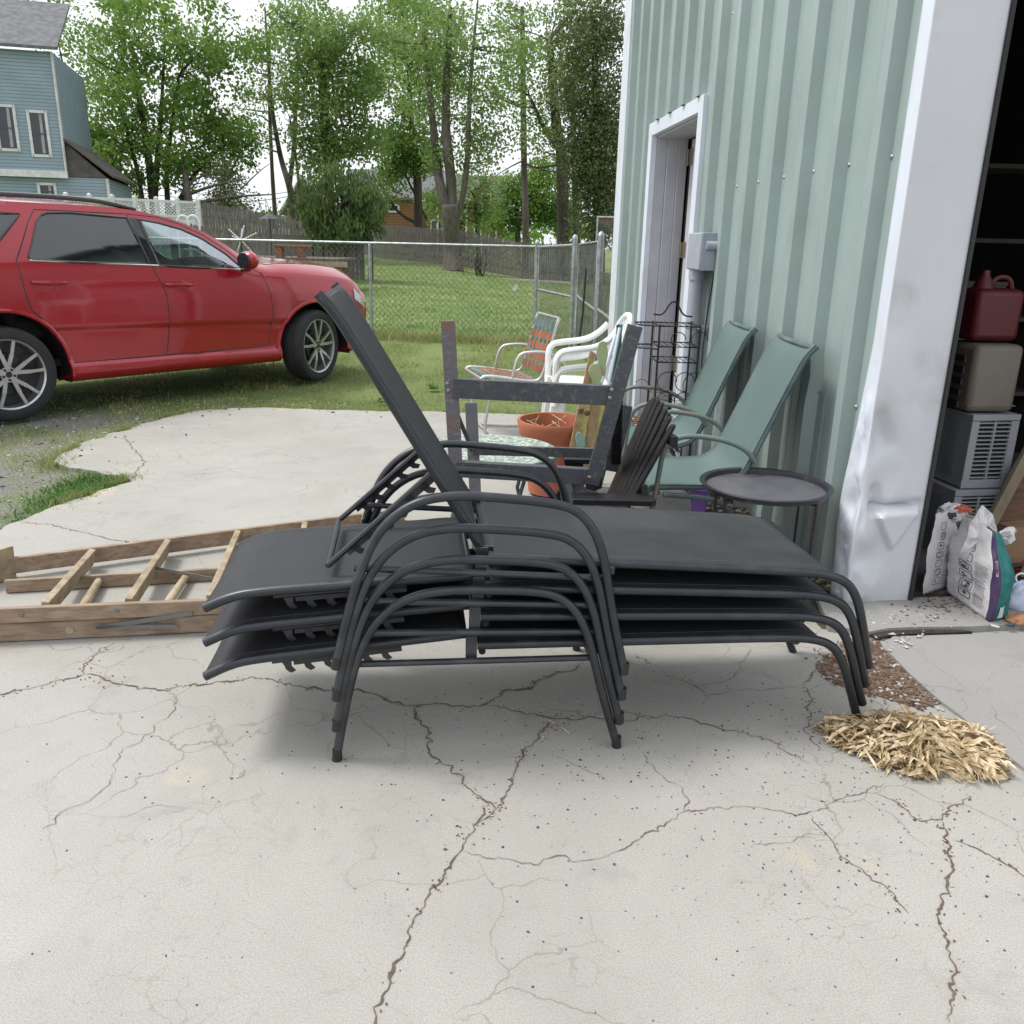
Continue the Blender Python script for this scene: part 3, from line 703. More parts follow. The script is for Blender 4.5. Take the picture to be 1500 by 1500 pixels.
m=MB(); m.beam(PY(664,568,YN+.012),PY(893,579,YN+.012),.042,.080); m.build('rail',steel_blk,t,bevel=.002)
m=MB(); m.beam(PY(668,686,YN+.012),PY(872,698,YN+.012),.042,.068); m.build('rail',steel_blk,t,bevel=.002)
m=MB(); a=PY(690,590,YF); b=PY(696,720,YF); angle_iron(m,a,V(b.x,YF,b.z),.056,.008); angle_iron(m,V(b.x,YF,b.z),V(b.x+.02,YF,0),.056,.008); m.build('leg',mat('worn_grey_steel',(.17,.175,.19),.5,.1,var=.15,scale=9),t)
m=MB(); m.beam(PY(692,659,YF-.012),PY(893,664,YF-.012),.022,.046); m.build('rail',steel_blk,t,bevel=.002)
m=MB(); angle_iron(m,PY(917,594,YF-.01),PY(895,690,YF-.01),.062,.010,depth=.04); m.build('leg',steel_blk,t)
m=MB(); m.beam(PY(667,600,YN+.02),PY(691,658,YF-.03),.008,.026); m.build('brace',iron,t)
m=MB(); m.beam(PY(905,560,YN+.02),PY(902,676,YF-.03),.03,.045,(1,0,0)); m.build('brace',iron,t)
m=MB()
for px,py,Y in [(655,562,YN),(657,572,YN),(896,571,YN-.02),(893,583,YN-.02),(863,699,YN-.02),(690,652,YF-.02),(691,658,YF-.02)]:
    m.lathe([(.0085,0),(.0075,.004),(.003,.006)],PY(px,py,Y-.004),12,Matrix.Rotation(PI/2,3,'X'))
m.build('rivet',mat('bare_rivet',(.35,.30,.27),.4,.7),t)
# ================= BLACK SLATTED CHAIR =================
t=thing('adirondack_chair','black painted slatted garden chair facing left under the steel frame','garden chair',(.35,3.72,0))
nb,nt_=PY(930,728,3.47),PY(990,622,3.47); fb,ft=PY(891,722,4.02),PY(951,573,4.02)
for i in range(7):
    f=(i+.5)/7; b=fb.lerp(nb,f); tp=ft.lerp(nt_,f); tp=tp+V(0,0,[-.035,.0,.012,.018,.012,-.0,-.012][i])
    b=V(b.x,b.y,.36) if False else b-(tp-b).normalized()*.12
    m=MB(); d=(tp-b).normalized(); wv=(nb-fb).normalized(); nn=d.cross(wv).normalized()
    w=.0382; 
    q=[b-wv*w,b+wv*w,tp+wv*w-d*.012,tp+wv*w*.6,tp-wv*w*.6,tp-wv*w-d*.012]
    m.prism([p-nn*.006 for p in q],nn*.012); m.build('back_slat',blk_wood,t,bevel=.002)
m=MB(); a=fb.lerp(ft,.72)+V(.022,0,0); b=nb.lerp(nt_,.80)+V(.024,-.05,0); m.beam(a,b,.022,.045); a=fb.lerp(ft,.1)+V(.022,0,0); b=nb.lerp(nt_,.1)+V(.022,-.03,0); m.beam(a,b,.022,.06); m.build('back_brace',blk_wood,t,bevel=.002)
ax=PY(838,731,3.40); bx=PY(960,731,3.40); az=ax.z
for Y in(3.41,4.10):
    m=MB(); m.prism([V(ax.x,Y-.055,az-.012),V(bx.x-.02,Y-.055,az-.012),V(bx.x,Y-.035,az-.012),V(bx.x,Y+.03,az-.012),V(bx.x-.03,Y+.055,az-.012),V(ax.x,Y+.055,az-.012)],(0,0,.024)); m.build('armrest',blk_wood,t,bevel=.003)
    yl=Y+(.035 if Y<3.7 else -.035)
    m=MB(); m.box((ax.x+.05,yl,(az-.013)/2),(.09,.024,az-.014)); m.build('front_leg',blk_wood,t,bevel=.002)
    m=MB(); m.beam(V(ax.x-.02,yl+(.026 if Y<3.7 else -.026),.355),V(.80,yl+(.026 if Y<3.7 else -.026),.035),.024,.10); m.build('rear_leg',blk_wood,t,bevel=.002)
for i in range(6):
    x=ax.x-.0+.066*i; z=.425-(x-ax.x)*.5
    m=MB(); m.box((x,3.755,z),(.06,.60,.018)); m.build('seat_slat',blk_wood,t,bevel=.002)
# ================= GREEN SLING CHAIRS =================
def sling_chair(label,dx,y0,y1,arm_col):
    t=thing('sling_chair',label,'patio chair',(1.0+dx,(y0+y1)/2,0),group='sage green sling chairs by the green wall')
    prof=[(1.375,1.085),(1.335,1.045),(1.30,.97),(1.125,.53),(1.085,.455),(1.02,.418),(.93,.408),(.70,.405),(.655,.395),(.635,.36)]
    P=smooth_path([(x+dx,0,z) for x,z in prof],2)
    for y in(y0,y1): MB().tube([p+V(0,y,0) for p in P],.014,10).build('side_rail',sage_fr,t)
    L=[0]
    for a,b in zip(P,P[1:]): L.append(L[-1]+(b-a).length)
    def f(u,v):
        d=u*L[-1]
        for i in range(len(L)-1):
            if d<=L[i+1]+1e-9:
                q=P[i].lerp(P[i+1],(d-L[i])/(L[i+1]-L[i])); tg=(P[i+1]-P[i]).normalized(); break
        else: q=P[-1]; tg=(P[-1]-P[-2]).normalized()
        nn=Vector((tg.z,0,-tg.x)); nn=-nn if (nn.x-nn.z)>0 else nn
        e=abs(2*v-1); return q+nn*(.014-.018*(1-e**3))+V(0,y0-.012+(y1-y0+.024)*v,0)
    MB().grid(f,44,16).build('sling',sage,t,solid=.002)
    for y,s in((y0-.03,-1),(y1+.03,1)):
        arm=smooth_path([(1.145+dx,y,.54),(1.10+dx,y,.60),(1.0+dx,y,.645),(.86+dx,y,.665),(.76+dx,y,.655),(.705+dx,y,.60),(.69+dx,y,.45),(.66+dx,y,.2),(.62+dx,y,0)],2)
        MB().tube(arm,.0125,10).build('arm_and_leg',sage_arm,t)
        leg=smooth_path([(.72+dx,y,.375),(1.0+dx,y,.36),(1.08+dx,y,.25),(1.17+dx,y,0)],2)
        MB().tube(leg,.0125,10).build('rear_leg',sage_fr,t)
    for x_,z_ in((.70,.375),(1.0,.385),(1.36,1.075)): MB().tube([(x_+dx,y0,z_),(x_+dx,y1,z_)],.011,8).build('cross_bar',sage_fr,t)
sling_chair('sage green sling chair nearer the camera, right behind the round tray table',0,3.95,4.50,0)
sling_chair('sage green sling chair farther along the wall, beside the electrical conduit',-.05,4.80,5.34,0)
# ================= TRAY TABLE =================
c=V(1.135,3.70,0); t=thing('tray_table','round black metal tray table with a rusty dished top beside the dented white jamb','side table',c)
traytop=mat('worn_tray_top',(.075,.085,.105),.42,.1,col2=(.17,.155,.15),scale=3.5,lo=.35,hi=.75,col3=(.13,.12,.115),scale3=9,bump=.1,bscale=60)
m=MB(); m.lathe([(.262,.478),(.262,.480),(.268,.5),(.290,.503),(.292,.500),(.272,.490),(.266,.474),(.0,.472)],c,56,caps=False); m.build('tray_rim',mat('dull_black_tray',(.030,.036,.046),.42,.1,col3=(.10,.06,.045),scale3=16),t)
m=MB(); m.lathe([(.001,.4795),(.263,.4795)],c,56,caps=False); m.build('tray_top',traytop,t)
for k in range(4):
    a=R(38)+k*PI/2; q=c+V(math.cos(a)*.272,math.sin(a)*.25,0); m=MB(); m.beam(q,q+V(0,0,.475),.009,.009,(1,0,0)); m.beam(q+V(0,0,.46),c+V(math.cos(a)*.05,math.sin(a)*.05,.46),.008,.008); m.build('leg',iron,t)
m=MB(); m.tube([c+V(math.cos(a)*.268,math.sin(a)*.248,.03) for a in [k*PI/16 for k in range(32)]],.004,6,closed=True); m.build('foot_ring',iron,t)
# ================= PLANTER, ROUND TABLE =================
c=V(.255,5.2,0); t=thing('planter','large terracotta coloured planter with a double rim behind the steel frame','planter',c)
m=MB(); m.lathe([(.13,.01),(.155,.02),(.195,.33),(.208,.335),(.213,.345),(.207,.36),(.210,.37),(.222,.385),(.232,.44),(.236,.465),(.230,.478),(.218,.476),(.212,.455),(.20,.38)],c,48,caps=False); m.build('pot',terra,t,ang=60)
m=MB(); m.lathe([(.0,.37),(.205,.37)],c,40,caps=False); m.build('potting_soil',soil,t)
m=MB()
for i in range(9):
    a=rnd.uniform(0,6.3); q=c+V(math.cos(a)*.12,math.sin(a)*.12,.37); m.tube([q,q+V(rnd.gauss(0,.03),rnd.gauss(0,.03),.07),q+V(rnd.gauss(0,.08),rnd.gauss(0,.05),.11)],.0025,5)
m.build('dead_stalks',husk_m,t)
mos=bpy.data.materials.new('green_white_pebbled_glass'); mos.use_nodes=True; N=mos.node_tree.nodes; L=mos.node_tree.links; b=N['Principled BSDF']; b.inputs['Roughness'].default_value=.25
co=N.new('ShaderNodeTexCoord').outputs['Object']; vv=N.new('ShaderNodeTexVoronoi'); vv.inputs['Scale'].default_value=55; L.new(co,vv.inputs['Vector'])
rr=ramp(N,L,nois(N,L,co,42,5,.8),.44,.62,(.14,.20,.16),(.62,.68,.60)); L.new(rr,b.inputs['Base Color'])
c=V(-.13,4.28,0); t=thing('round_glass_table','round low table with a pale green pebbled glass top behind the steel frame','side table',c)
m=MB(); m.lathe([(.0,.478),(.355,.478),(.36,.484),(.36,.490),(.355,.495),(.0,.495)],c,56,caps=False); m.build('table_top',mos,t)
m=MB(); m.tube([c+V(.36*math.cos(k*PI/20),.36*math.sin(k*PI/20),.476) for k in range(40)],.009,6,closed=True); m.build('rim',sage_fr,t)
for k in range(4):
    a=R(45)+k*PI/2; m=MB(); m.tube([c+V(.30*math.cos(a),.30*math.sin(a),.485),c+V(.22*math.cos(a),.22*math.sin(a),.25),c+V(.30*math.cos(a),.30*math.sin(a),0)],.010,8); m.build('leg',sage_fr,t)
# ================= WEBBED LAWN CHAIR =================
t=thing('webbed_lawn_chair','folding aluminium lawn chair with orange and green webbing on the grass edge','lawn chair',(.1,6.95,0))
SK=-.15
def lc(x,f,z): return V(x+SK*f,6.70+.52*f,z)
for f in(0,1):
    MB().tube(smooth_path([lc(-.02,f,.50),lc(-.005,f,.60),lc(.03,f,.685),(lc(.10,f,.705)),lc(.24,f,.71),lc(.36,f,.66),lc(.43,f,.54)],2),.0125,10).build('arm',alum,t)
    MB().tube(smooth_path([lc(-.17,f,.50),lc(-.20,f,.30),lc(-.235,f,.12),lc(-.225,f,.03),lc(-.15,f,.018),lc(.28,f,.018),lc(.37,f,.05),lc(.36,f,.2),lc(.20,f,.49)],2),.0125,10).build('leg',alum,t)
    MB().tube(smooth_path([lc(-.27,f,.485),lc(-.24,f,.515),lc(-.1,f,.505),lc(.12,f,.475),lc(.20,f,.49),lc(.235,f,.60),lc(.315,f,.93),lc(.33,f,.965)],2),.0125,10).build('side_rail',alum,t)
for x_,z_ in((-.27,.49),(.33,.965),(-.15,.018)): MB().tube([lc(x_,0,z_),lc(x_,1,z_)],.012,8).build('cross_bar',alum,t)
def seatp(u,f): # u 0..1 seat
    x=-.255+u*.44; return lc(x,f,lerp(x,[(-.26,.505),(-.1,.505),(.12,.477),(.19,.487)])+.008)
def backp(u,f): x=.215+.105*u; return lc(x-.012,f,.53+.42*u)
m=MB();m2=MB()
for i in range(6):
    u=.03+i*.165; mm=m2 if i==0 else m; mm.grid(lambda a,b,u=u:seatp(u+a*.105,b)+V(0,0,.004*math.sin(b*PI*10)),2,14)
for i in range(5): m2.grid(lambda a,b,i=i:seatp(b,.08+.19*i+a*.09),1,10)
for i in range(5):
    u=.02+i*.2; mm=m2 if i==4 else m; mm.grid(lambda a,b,u=u:backp(u+a*.13,b)+V(.004*math.sin(b*PI*10),0,0),2,14)
for i in range(5): m2.grid(lambda a,b,i=i:backp(b,.08+.19*i+a*.09),1,10)
m.build('orange_webbing',web_o,t,solid=.002,smooth=False); m2.build('green_webbing',web_g,t,solid=.002,smooth=False)
# ================= WHITE RESIN CHAIRS =================
def resin(label,dz,loc,rz):
    t=thing('resin_chair',label,'plastic chair',loc,rz,'stacked white resin chairs',local=True)
    # local: front towards -x, y across
    def seat(u,v): x=-.21+.43*u; y=(-.22+.44*v)*(1-.06*u); return V(x,y,.425-.03*u+.012*abs(2*v-1)**2-(.03*(1-u)**8))
    MB().grid(seat,10,10).build('seat',white_pl,t,solid=.012)
    for s in(-1,1):
        for x0,x1,y0,y1 in((-.19,-.235,.215,.255),(.20,.26,.20,.245)):
            m=MB(); m.beam(V(x0,s*y0,.42),V(x1,s*y1,0),.036,.105,(1,0,0)); m.build('leg',white_pl,t,bevel=.008)
        pts=smooth_path([V(-.225,s*.25,.40),V(-.235,s*.265,.56),V(-.215,s*.27,.655),V(-.12,s*.272,.675),V(.04,s*.268,.69),V(.14,s*.25,.74),V(.21,s*.215,.82)],2)
        m=MB()
        for a,b in zip(pts,pts[1:]):
            pass
        vs=[];n=len(pts)
        for i,p in enumerate(pts):
            tg=(pts[min(i+1,n-1)]-pts[max(0,i-1)]).normalized(); sd=V(0,1,0); u_=tg.cross(sd).normalized()
            for k in range(10):
                a=2*PI*k/10; vs.append(p+sd*math.cos(a)*.036+u_*math.sin(a)*.024)
        fs=[(i*10+k,i*10+(k+1)%10,(i+1)*10+(k+1)%10,(i+1)*10+k) for i in range(n-1) for k in range(10)]+[tuple(range(9,-1,-1)),tuple((n-1)*10+k for k in range(10))]
        m.add(vs,fs); m.build('arm',white_pl,t)
    def bk(y,z): return V(.195+.09*(z-.42)/.44+.05*(1-(y/.24)**2)*.6,y,z)
    out=smooth_path([bk(-.20,.40),bk(-.225,.62),bk(-.205,.80),bk(-.12,.885),bk(0,.905),bk(.12,.885),bk(.205,.80),bk(.225,.62),bk(.20,.40)],2)
    MB().tube(out,.023,8).build('back_frame',white_pl,t)
    m=MB()
    for i in range(7):
        y=-.15+.05*i; zt=.895-1.6*y*y; ps=[bk(y*.8,.42),bk(y*.95,.60),bk(y,.75),bk(y,zt)]
        for a,b in zip(ps,ps[1:]): m.beam(a,b,.042,.008,(1,0,0))
    m.build('back_slat',white_pl,t)
    return t
resin('white resin chair on top of the stack beside the orange webbed lawn chair',0,(.50,6.35,.125),R(4))
resin('white resin chair underneath the other in the stack beside the chain link gate',0,(.50,6.35,0),R(4))
# ================= PAINTED WOODEN CUTOUTS, FOLDED CHAIR =================
pale_g=mat('flaking_pale_green_paint',(.36,.42,.22),.8,col2=(.27,.33,.17),scale=9,col3=(.42,.33,.2),scale3=14)
yel=mat('flaking_yellow_paint',(.62,.58,.18),.8,col2=(.45,.38,.16),scale=12,col3=(.30,.22,.13),scale3=18)
tan=mat('bare_tan_board',(.42,.29,.16),.8,var=.25,scale=12)
teal=mat('faded_teal_canvas',(.015,.17,.15),.7)
t=thing('plank_ornament','weathered yellow and tan painted planks with pale green heads behind the steel frame','garden ornament',(.42,5.0,0))
def board(pp,Y0,lean,mt,nm,th=.018):
    P=[PY(px,py,Y0) for px,py in pp]; zb=min(p.z for p in P)
    P=[p+V(0,(p.z-zb)*lean,0) for p in P]; m=MB(); m.prism(P,(0,th,0)); return m.build(nm,mt,t,bevel=.002)
board([(827,690),(837,690),(874,520),(866,516)],4.92,.12,tan,'plank')
board([(838,690),(850,690),(872,560),(878,540),(870,545),(862,560)],4.96,.12,yel,'plank')
board([(850,690),(866,690),(880,590),(872,565),(862,590)],4.98,.10,tan,'plank')
board([(864,690),(872,690),(884,640),(888,600),(884,575),(874,600)],5.0,.10,yel,'plank')
board([(862,545),(866,535),(874,533),(880,538),(883,552),(880,560),(888,573),(870,572),(868,558)],4.90,.1,pale_g,'painted_head')
board([(884,500),(890,502),(891,520),(888,535),(886,552),(878,548),(876,530),(874,515),(878,503)],4.93,.1,pale_g,'painted_head')
board([(843,640),(846,633),(852,635),(857,642),(858,655),(845,655)],4.88,.1,mat('flaking_sage_paint',(.22,.33,.28),.8),'painted_head',.012)
m=MB()
for px,py in((851,602),(860,605)): m.lathe([(.018,0),(.014,.008)],PY(px,py,4.955),12,Matrix.Rotation(PI/2,3,'X'))
m.build('knot',dirt_m,t)
t=thing('folded_chair','folded teal canvas chair with thin white tubes leaning by the barn corner','folding chair',(.72,5.6,0))
for a,b in [((902,490),(872,590)),((908,480),(884,600)),((896,560),(922,640))]:
    p=PY(*a,5.6); q=PY(*b,5.5); m=MB(); m.tube([p,q,V(q.x-.05,5.45,0)],.011,8); m.build('tube_leg',white_m,t)
def cf(u,v): a=PY(903,476,5.65).lerp(PY(886,640,5.6),v); b=PY(914,474,5.75).lerp(PY(905,650,5.7),v); return a.lerp(b,u)+V(.01*math.sin(v*9+u*4),.02*math.sin(u*7+v*5),0)
MB().grid(cf,8,16).build('canvas',teal,t,solid=.003)
# ================= IRON PLANT STAND =================
t=thing('iron_plant_stand','black wrought iron plant stand with scrolls and shelves in front of the barn side door','plant stand',(1.02,5.5,0))
X0,X1,Y0,Y1=.885,1.135,5.36,5.64
tops=[1.04,.915,.82,.45,.12]
for x in(X0,X1):
    for y in(Y0,Y1): m=MB(); m.tube([(x,y,0),(x,y,1.05)],.0065,6); m.build('post',iron,t)
for z in tops:
    m=MB(); m.tube([(X0,Y0,z),(X1,Y0,z),(X1,Y1,z),(X0,Y1,z)],.006,6,closed=True)
    for k in range(1,7): x=X0+(X1-X0)*k/7; m.tube([(x,Y0,z),(x,Y1,z)],.0025,5)
    m.build('shelf',iron,t)
for z in(1.04,.90):
    m=MB(); m.tube([(X0,Y0,z),(X0-.12,Y0+.06,z),(X0-.12,Y1-.02,z),(X0,Y1,z)],.0055,6)
    for k in range(1,5): m.tube([(X0-.024*k,Y0+.06,z),(X0-.024*k,Y1-.02,z)],.0025,5)
    m.build('side_shelf',iron,t)
m=MB(); m.tube(smooth_path([(X0,Y1,1.09),(X0+.06,Y1,1.085),(X0+.10,Y1,1.16),(X0+.125,Y1,1.175),(X0+.15,Y1,1.16),(X0+.19,Y1,1.085),(X1,Y1,1.08)],2),.006,6); m.build('crest',iron,t)
for cx,cz,r,y in((X0+.07,.70,.06,Y0),(X0+.18,.70,.06,Y0),(X0+.07,.58,.055,Y0),(X0+.18,.58,.055,Y0),(X0+.12,.96,.045,Y0),(X1,.68,.08,Y0),(X0+.12,.30,.08,Y0),(X1,.96,.05,Y0)):
    MB().tube([V(cx+r*math.cos(a),y-.004,cz+r*math.sin(a)) for a in [k*PI/9 for k in range(15)]],.003,5).build('scroll',iron,t)
m=MB()
for k in range(5):
    q=PY(930+k*9,560+k*6,5.3); m.tube(smooth_path([q,q+V(.05,0,.03*(-1)**k),q+V(.12,0,-.04),q+V(.2,.02,-.03)],2),.0018,4)
tag(m.build('dead_vine',bark_d,loc=(1,5.3,0)),'dry brown vine tangled through the lower part of the iron plant stand','vine')
# ================= THINGS ON THE GROUND BY THE WALL =================
lid=mat('pale_grey_lid',(.48,.48,.46),.7,var=.1)
t=thing('grey_lid','pale grey plastic lid lying on the ground behind the loungers','lid',(.9,3.95,0))
a,b,c_,d=PG(958,742,.1),PG(1030,748,.1),PG(985,722,.1),PG(962,727,.1)
m=MB(); q=[V(.62,3.62,.085),V(.96,3.68,.085),V(.86,4.02,.085),V(.66,4.03,.085)]; m.prism([p-V(0,0,.02) for p in q],(0,0,.02)); m.build('panel',lid,t,bevel=.004)
m=MB(); m.tube([p+V(0,0,-.008) for p in q],.014,8,closed=True); m.build('rim',lid,t)
m=MB(); m.box((.79,3.84,.033),(.26,.26,.062)); m.build('base',lid,t)
purp=mat('purple_plastic',(.16,.07,.34),.4)
p=PG(1020,733,.12); t=thing('purple_bucket','small purple plastic tub on the mulch between the sling chair and the tray table','tub',(p.x+.03,p.y+.05,0))
m=MB(); cc=V(p.x+.03,p.y+.06,0); prof=[(.055,0.013),(.072,.17),(.080,.172),(.080,.182),(.070,.182),(.054,.03),(0,.03)]
m.lathe(prof,cc,4,Matrix.Rotation(R(30),3,'Z'),caps=False); m.build('tub_body',purp,t,smooth=False,bevel=.004)
m=MB(); m.tube([cc+V(-.075,0,.17),cc+V(-.05,0,.21),cc+V(.05,0,.21),cc+V(.075,0,.17)],.003,6); m.build('handle',purp,t)
brick=mat('red_brick',(.30,.09,.06),.9,var=.3,scale=12,bump=.5)
for k,(px,py,lab) in enumerate([(838,722,'red brick left of the stub of the black chair, standing under the steel frame'),(852,716,'darker red brick just behind the first, under the steel frame')]):
    p=PY(px,py,4.5+.15*k); m=MB(); m.box((p.x,p.y,p.z*.5+.01),(.075 if k else .06,.1,p.z)); o=m.build('brick',brick,bevel=.004,loc=(p.x,p.y,0)); tag(o,lab,'brick')
# ================= GREEN METAL BARN =================
BA=V(1.528,3.501,0); BB=V(1.024,9.17,0); BL=(BB-BA).length; be=(BB-BA).normalized(); bi=V(be.y,-be.x,0)   # bi points into the building (towards +x)
def B(s,d,z): return BA+be*s+bi*d+V(0,0,z)
barn=thing('metal_barn','pale green corrugated metal barn with white corner trim and an open garage bay','building',(1.5,3.6,0))
EV=4.6
def wallgrid(m,s0,s1,z0,z1,dent=True):
    # R-panel: high ribs every .385 m with two low ribs between
    P=.385; prof=[]
    k=int(s0/P)-1
    while k*P<s1+P:
        b=k*P+.31-.385*1
        for ds,h in((0,0),(.022,.055),(.088,.055),(.110,0),(.205,0),(.215,.005),(.235,.005),(.245,0),(.300,0),(.310,.005),(.330,.005),(.340,0)): prof.append((b+ds-.07,h))
        k+=1
    prof=[(s,h) for s,h in prof if s0<s<s1]
    def hh(s):
        return prof
    pr=[(s0,prof[0][1])]+prof+[(s1,prof[-1][1])]
    zs=[z0+(z1-z0)*j/40 for j in range(41)]
    dents=[(.62,.93,.06,.014),(1.22,.62,.07,.016),(.88,.50,.05,.014),(1.05,.25,.07,.014),(.75,1.15,.05,.01),(2.0,1.9,.05,.006)]
    vs=[]
    for s,h in pr:
        for z in zs:
            dd=0
            for a,b_,r,am in dents: dd+=am*math.exp(-((s-a)**2+(z-b_)**2)/r**2)
            wob=.0025*noise.noise(Vector((s*1.1,z*.8,3)))
            vs.append(B(s,-h+dd+wob,z))
    n=len(zs); m.add(vs,[(i*n+j,(i+1)*n+j,(i+1)*n+j+1,i*n+j+1) for i in range(len(pr)-1) for j in range(n-1)])
m=MB(); wallgrid(m,.08,2.87,.0,EV); wallgrid(m,4.43,5.52,0,EV); wallgrid(m,2.87,4.43,2.50,EV); m.build('corrugated_wall',siding_g,barn,ang=25)
# base flashing, trims
m=MB(); m.beam(B(.1,-.004,.03),B(2.87,-.004,.03),.01,.05); m.build('base_trim',siding_g,barn)
def strip(m,s0,s1,d,z0,z1,t=.012): m.prism([B(s0,d,z0),B(s1,d,z0),B(s1,d+t,z0),B(s0,d+t,z0)],(0,0,z1-z0))
m=MB(); strip(m,5.46,BL+.04,-.045,0,EV,.045); m.prism([B(BL+.04,-.045,0),B(BL+.04,.1,0),B(BL+.052,.1,0),B(BL+.052,-.045,0)],(0,0,EV)); m.build('corner_trim',white_m,barn,bevel=.004)
screw=mat('screw_head',(.40,.42,.40),.4,.6)
m=MB()
for z in(1.872,2.9,.85):
    for k in range(-1,16):
        s=.238+.378*k
        if .1<s<2.8 or 4.5<s<5.4:
            m.lathe([(.010,0),(.008,.004),(.003,.007)],B(s,-.001+.0,z),8,Matrix.Rotation(-PI/2,3,'Y'))
for s,z in((.751,1.577),(1.9,1.575),(1.91,2.10),(.95,.42),(.60,.30)): m.lathe([(.010,0),(.008,.004),(.003,.007)],B(s,-.002,z),8,Matrix.Rotation(-PI/2,3,'Y'))
m.build('screw_heads',screw,barn)
# near corner flashing on the side wall: flares out and is crumpled near the bottom
def crump(z,seed):
    f=max(0,min(1,(1.35-z)/.5)); return f*noise.noise(Vector((z*4.3,seed,1.7)))
def sw(z):
    f=max(0,min(1,(1.15-z)/.75)); f=f*f*(3-2*f); return .100+.085*f-.03*max(0,(.30-z)/.30)+.014*crump(z,4)
def corner_push(z):   # how far the corner is knocked in/out
    return .018*crump(z,9)*1.6-.012*math.exp(-((z-.42)/.12)**2)
def fl_(u,v):
    z=EV*(v**1.6) if v>.0 else 0; w=sw(z)*(1-u); k=math.sin(u*PI)
    d=-.036-.006*u+.030*crump(z*1.9+u*.4,2)*k+.010*crump(z*1.0,6)*math.sin(u*2*PI)+(.030*math.exp(-((z-.45)/.08)**2)*k)-.022*math.exp(-((z-.33)/.05)**2)*k
    f=max(0,min(1,(1.2-z)/.4))
    d-=f*k*(.040*abs(noise.noise(Vector((z*5.5+u*1.5,u*2.2,5))))+.022*abs(noise.noise(Vector((z*13-u*3,u*4,7))))-.016)
    return B(w+corner_push(z)*u,d+corner_push(z)*.6*u,z)
m=MB(); m.grid(fl_,8,150); m.build('corner_flashing',white_m,barn,solid=.003,ang=50)
# front jamb panel, facing the camera, dented low down
JW=.243
def ridge(p,a,b):  # distance to a segment in (w,z)
    ax_,az_=a;bx_,bz=b; t=((p[0]-ax_)*(bx_-ax_)+(p[1]-az_)*(bz-az_))/((bx_-ax_)**2+(bz-az_)**2); t=max(0,min(1,t))
    return math.hypot(p[0]-ax_-(bx_-ax_)*t,p[1]-az_-(bz-az_)*t)
def tri(p,a,b,c_):
    s=min((b[0]-a[0])*(p[1]-a[1])-(b[1]-a[1])*(p[0]-a[0]),(c_[0]-b[0])*(p[1]-b[1])-(c_[1]-b[1])*(p[0]-b[0]),(a[0]-c_[0])*(p[1]-c_[1])-(a[1]-c_[1])*(p[0]-c_[0]))
    return s
def jp(u,v):
    z=.01+(EV-.01)*(v**1.7); w=u*JW
    c0=corner_push(z)
    p=(w,z); d=0
    d+= .020*max(0,1-ridge(p,(.05,.455),(.235,.475))/.028)           # horizontal crease
    t_=tri(p,(.04,.46),(.14,.26),(.235,.475)); d-= .016*max(0,min(1,t_/.0016))*(1 if t_>0 else 0)*(.55+.45*max(0,min(1,(p[1]-.26)/.2)))
    d+= .012*max(0,1-ridge(p,(.045,.54),(.06,.45))/.03)+.008*max(0,1-ridge(p,(.02,.85),(.07,.74))/.045)
    d-= .016*math.exp(-((w-.035)/.04)**2-((z-.31)/.07)**2)+.006*math.exp(-((w-.05)/.05)**2-((z-.93)/.16)**2)
    d+= .012*math.exp(-((w-.04)/.05)**2-((z-.77)/.10)**2)
    d+= .010*crump(z,w*7)*(1-u)
    d+= .020*max(0,min(1,(1.05-z)/.4))*(abs(noise.noise(Vector((w*9,z*6,11))))-.22)*math.exp(-(w/.11)**2)
    d+= .0025*noise.noise(Vector((w*5,z*1.3,8)))
    edge_=min(1,(1-u)/.12) 
    ed0=min(1,u/.10)
    return B(d*edge_*ed0*2.1+c0*(1-u)**2, w-.042*(1-u)+c0*.6*(1-u)**2,z)
m=MB(); m.grid(jp,44,190); m.build('jamb_panel',panel_m,barn,solid=.003,ang=60)
m=MB(); m.prism([B(-.012,JW+.001,0),B(-.012,JW+.016,0),B(.06,JW+.016,0),B(.06,JW+.001,0)],(0,0,EV)); m.build('rubber_seal',rubber,barn)
scr=MB()
for w,z,l in((.06,.155,.025),(.12,.33,.018),(.055,.12,.012)): scr.box(B(-.004,w,z),(l,.002,.004),R(3))
scr.build('scuff',black_plastic,barn)
# jamb side trim facing the opening and door track
m=MB(); m.prism([B(.06,JW+.004,0),B(.06,JW+.02,0),B(.30,JW+.02,0),B(.30,JW+.004,0)],(0,0,EV)); m.build('jamb_return',black_plastic,barn)
m=MB(); m.tube([B(.20,JW+.05,0),B(.20,JW+.05,2.5)],.014,6)
for k in range(10): m.box(B(.20,JW+.04,.15+.25*k),(.05,.03,.03))
m.build('door_track',mat('dull_track',(.12,.12,.12),.5,.6),barn)
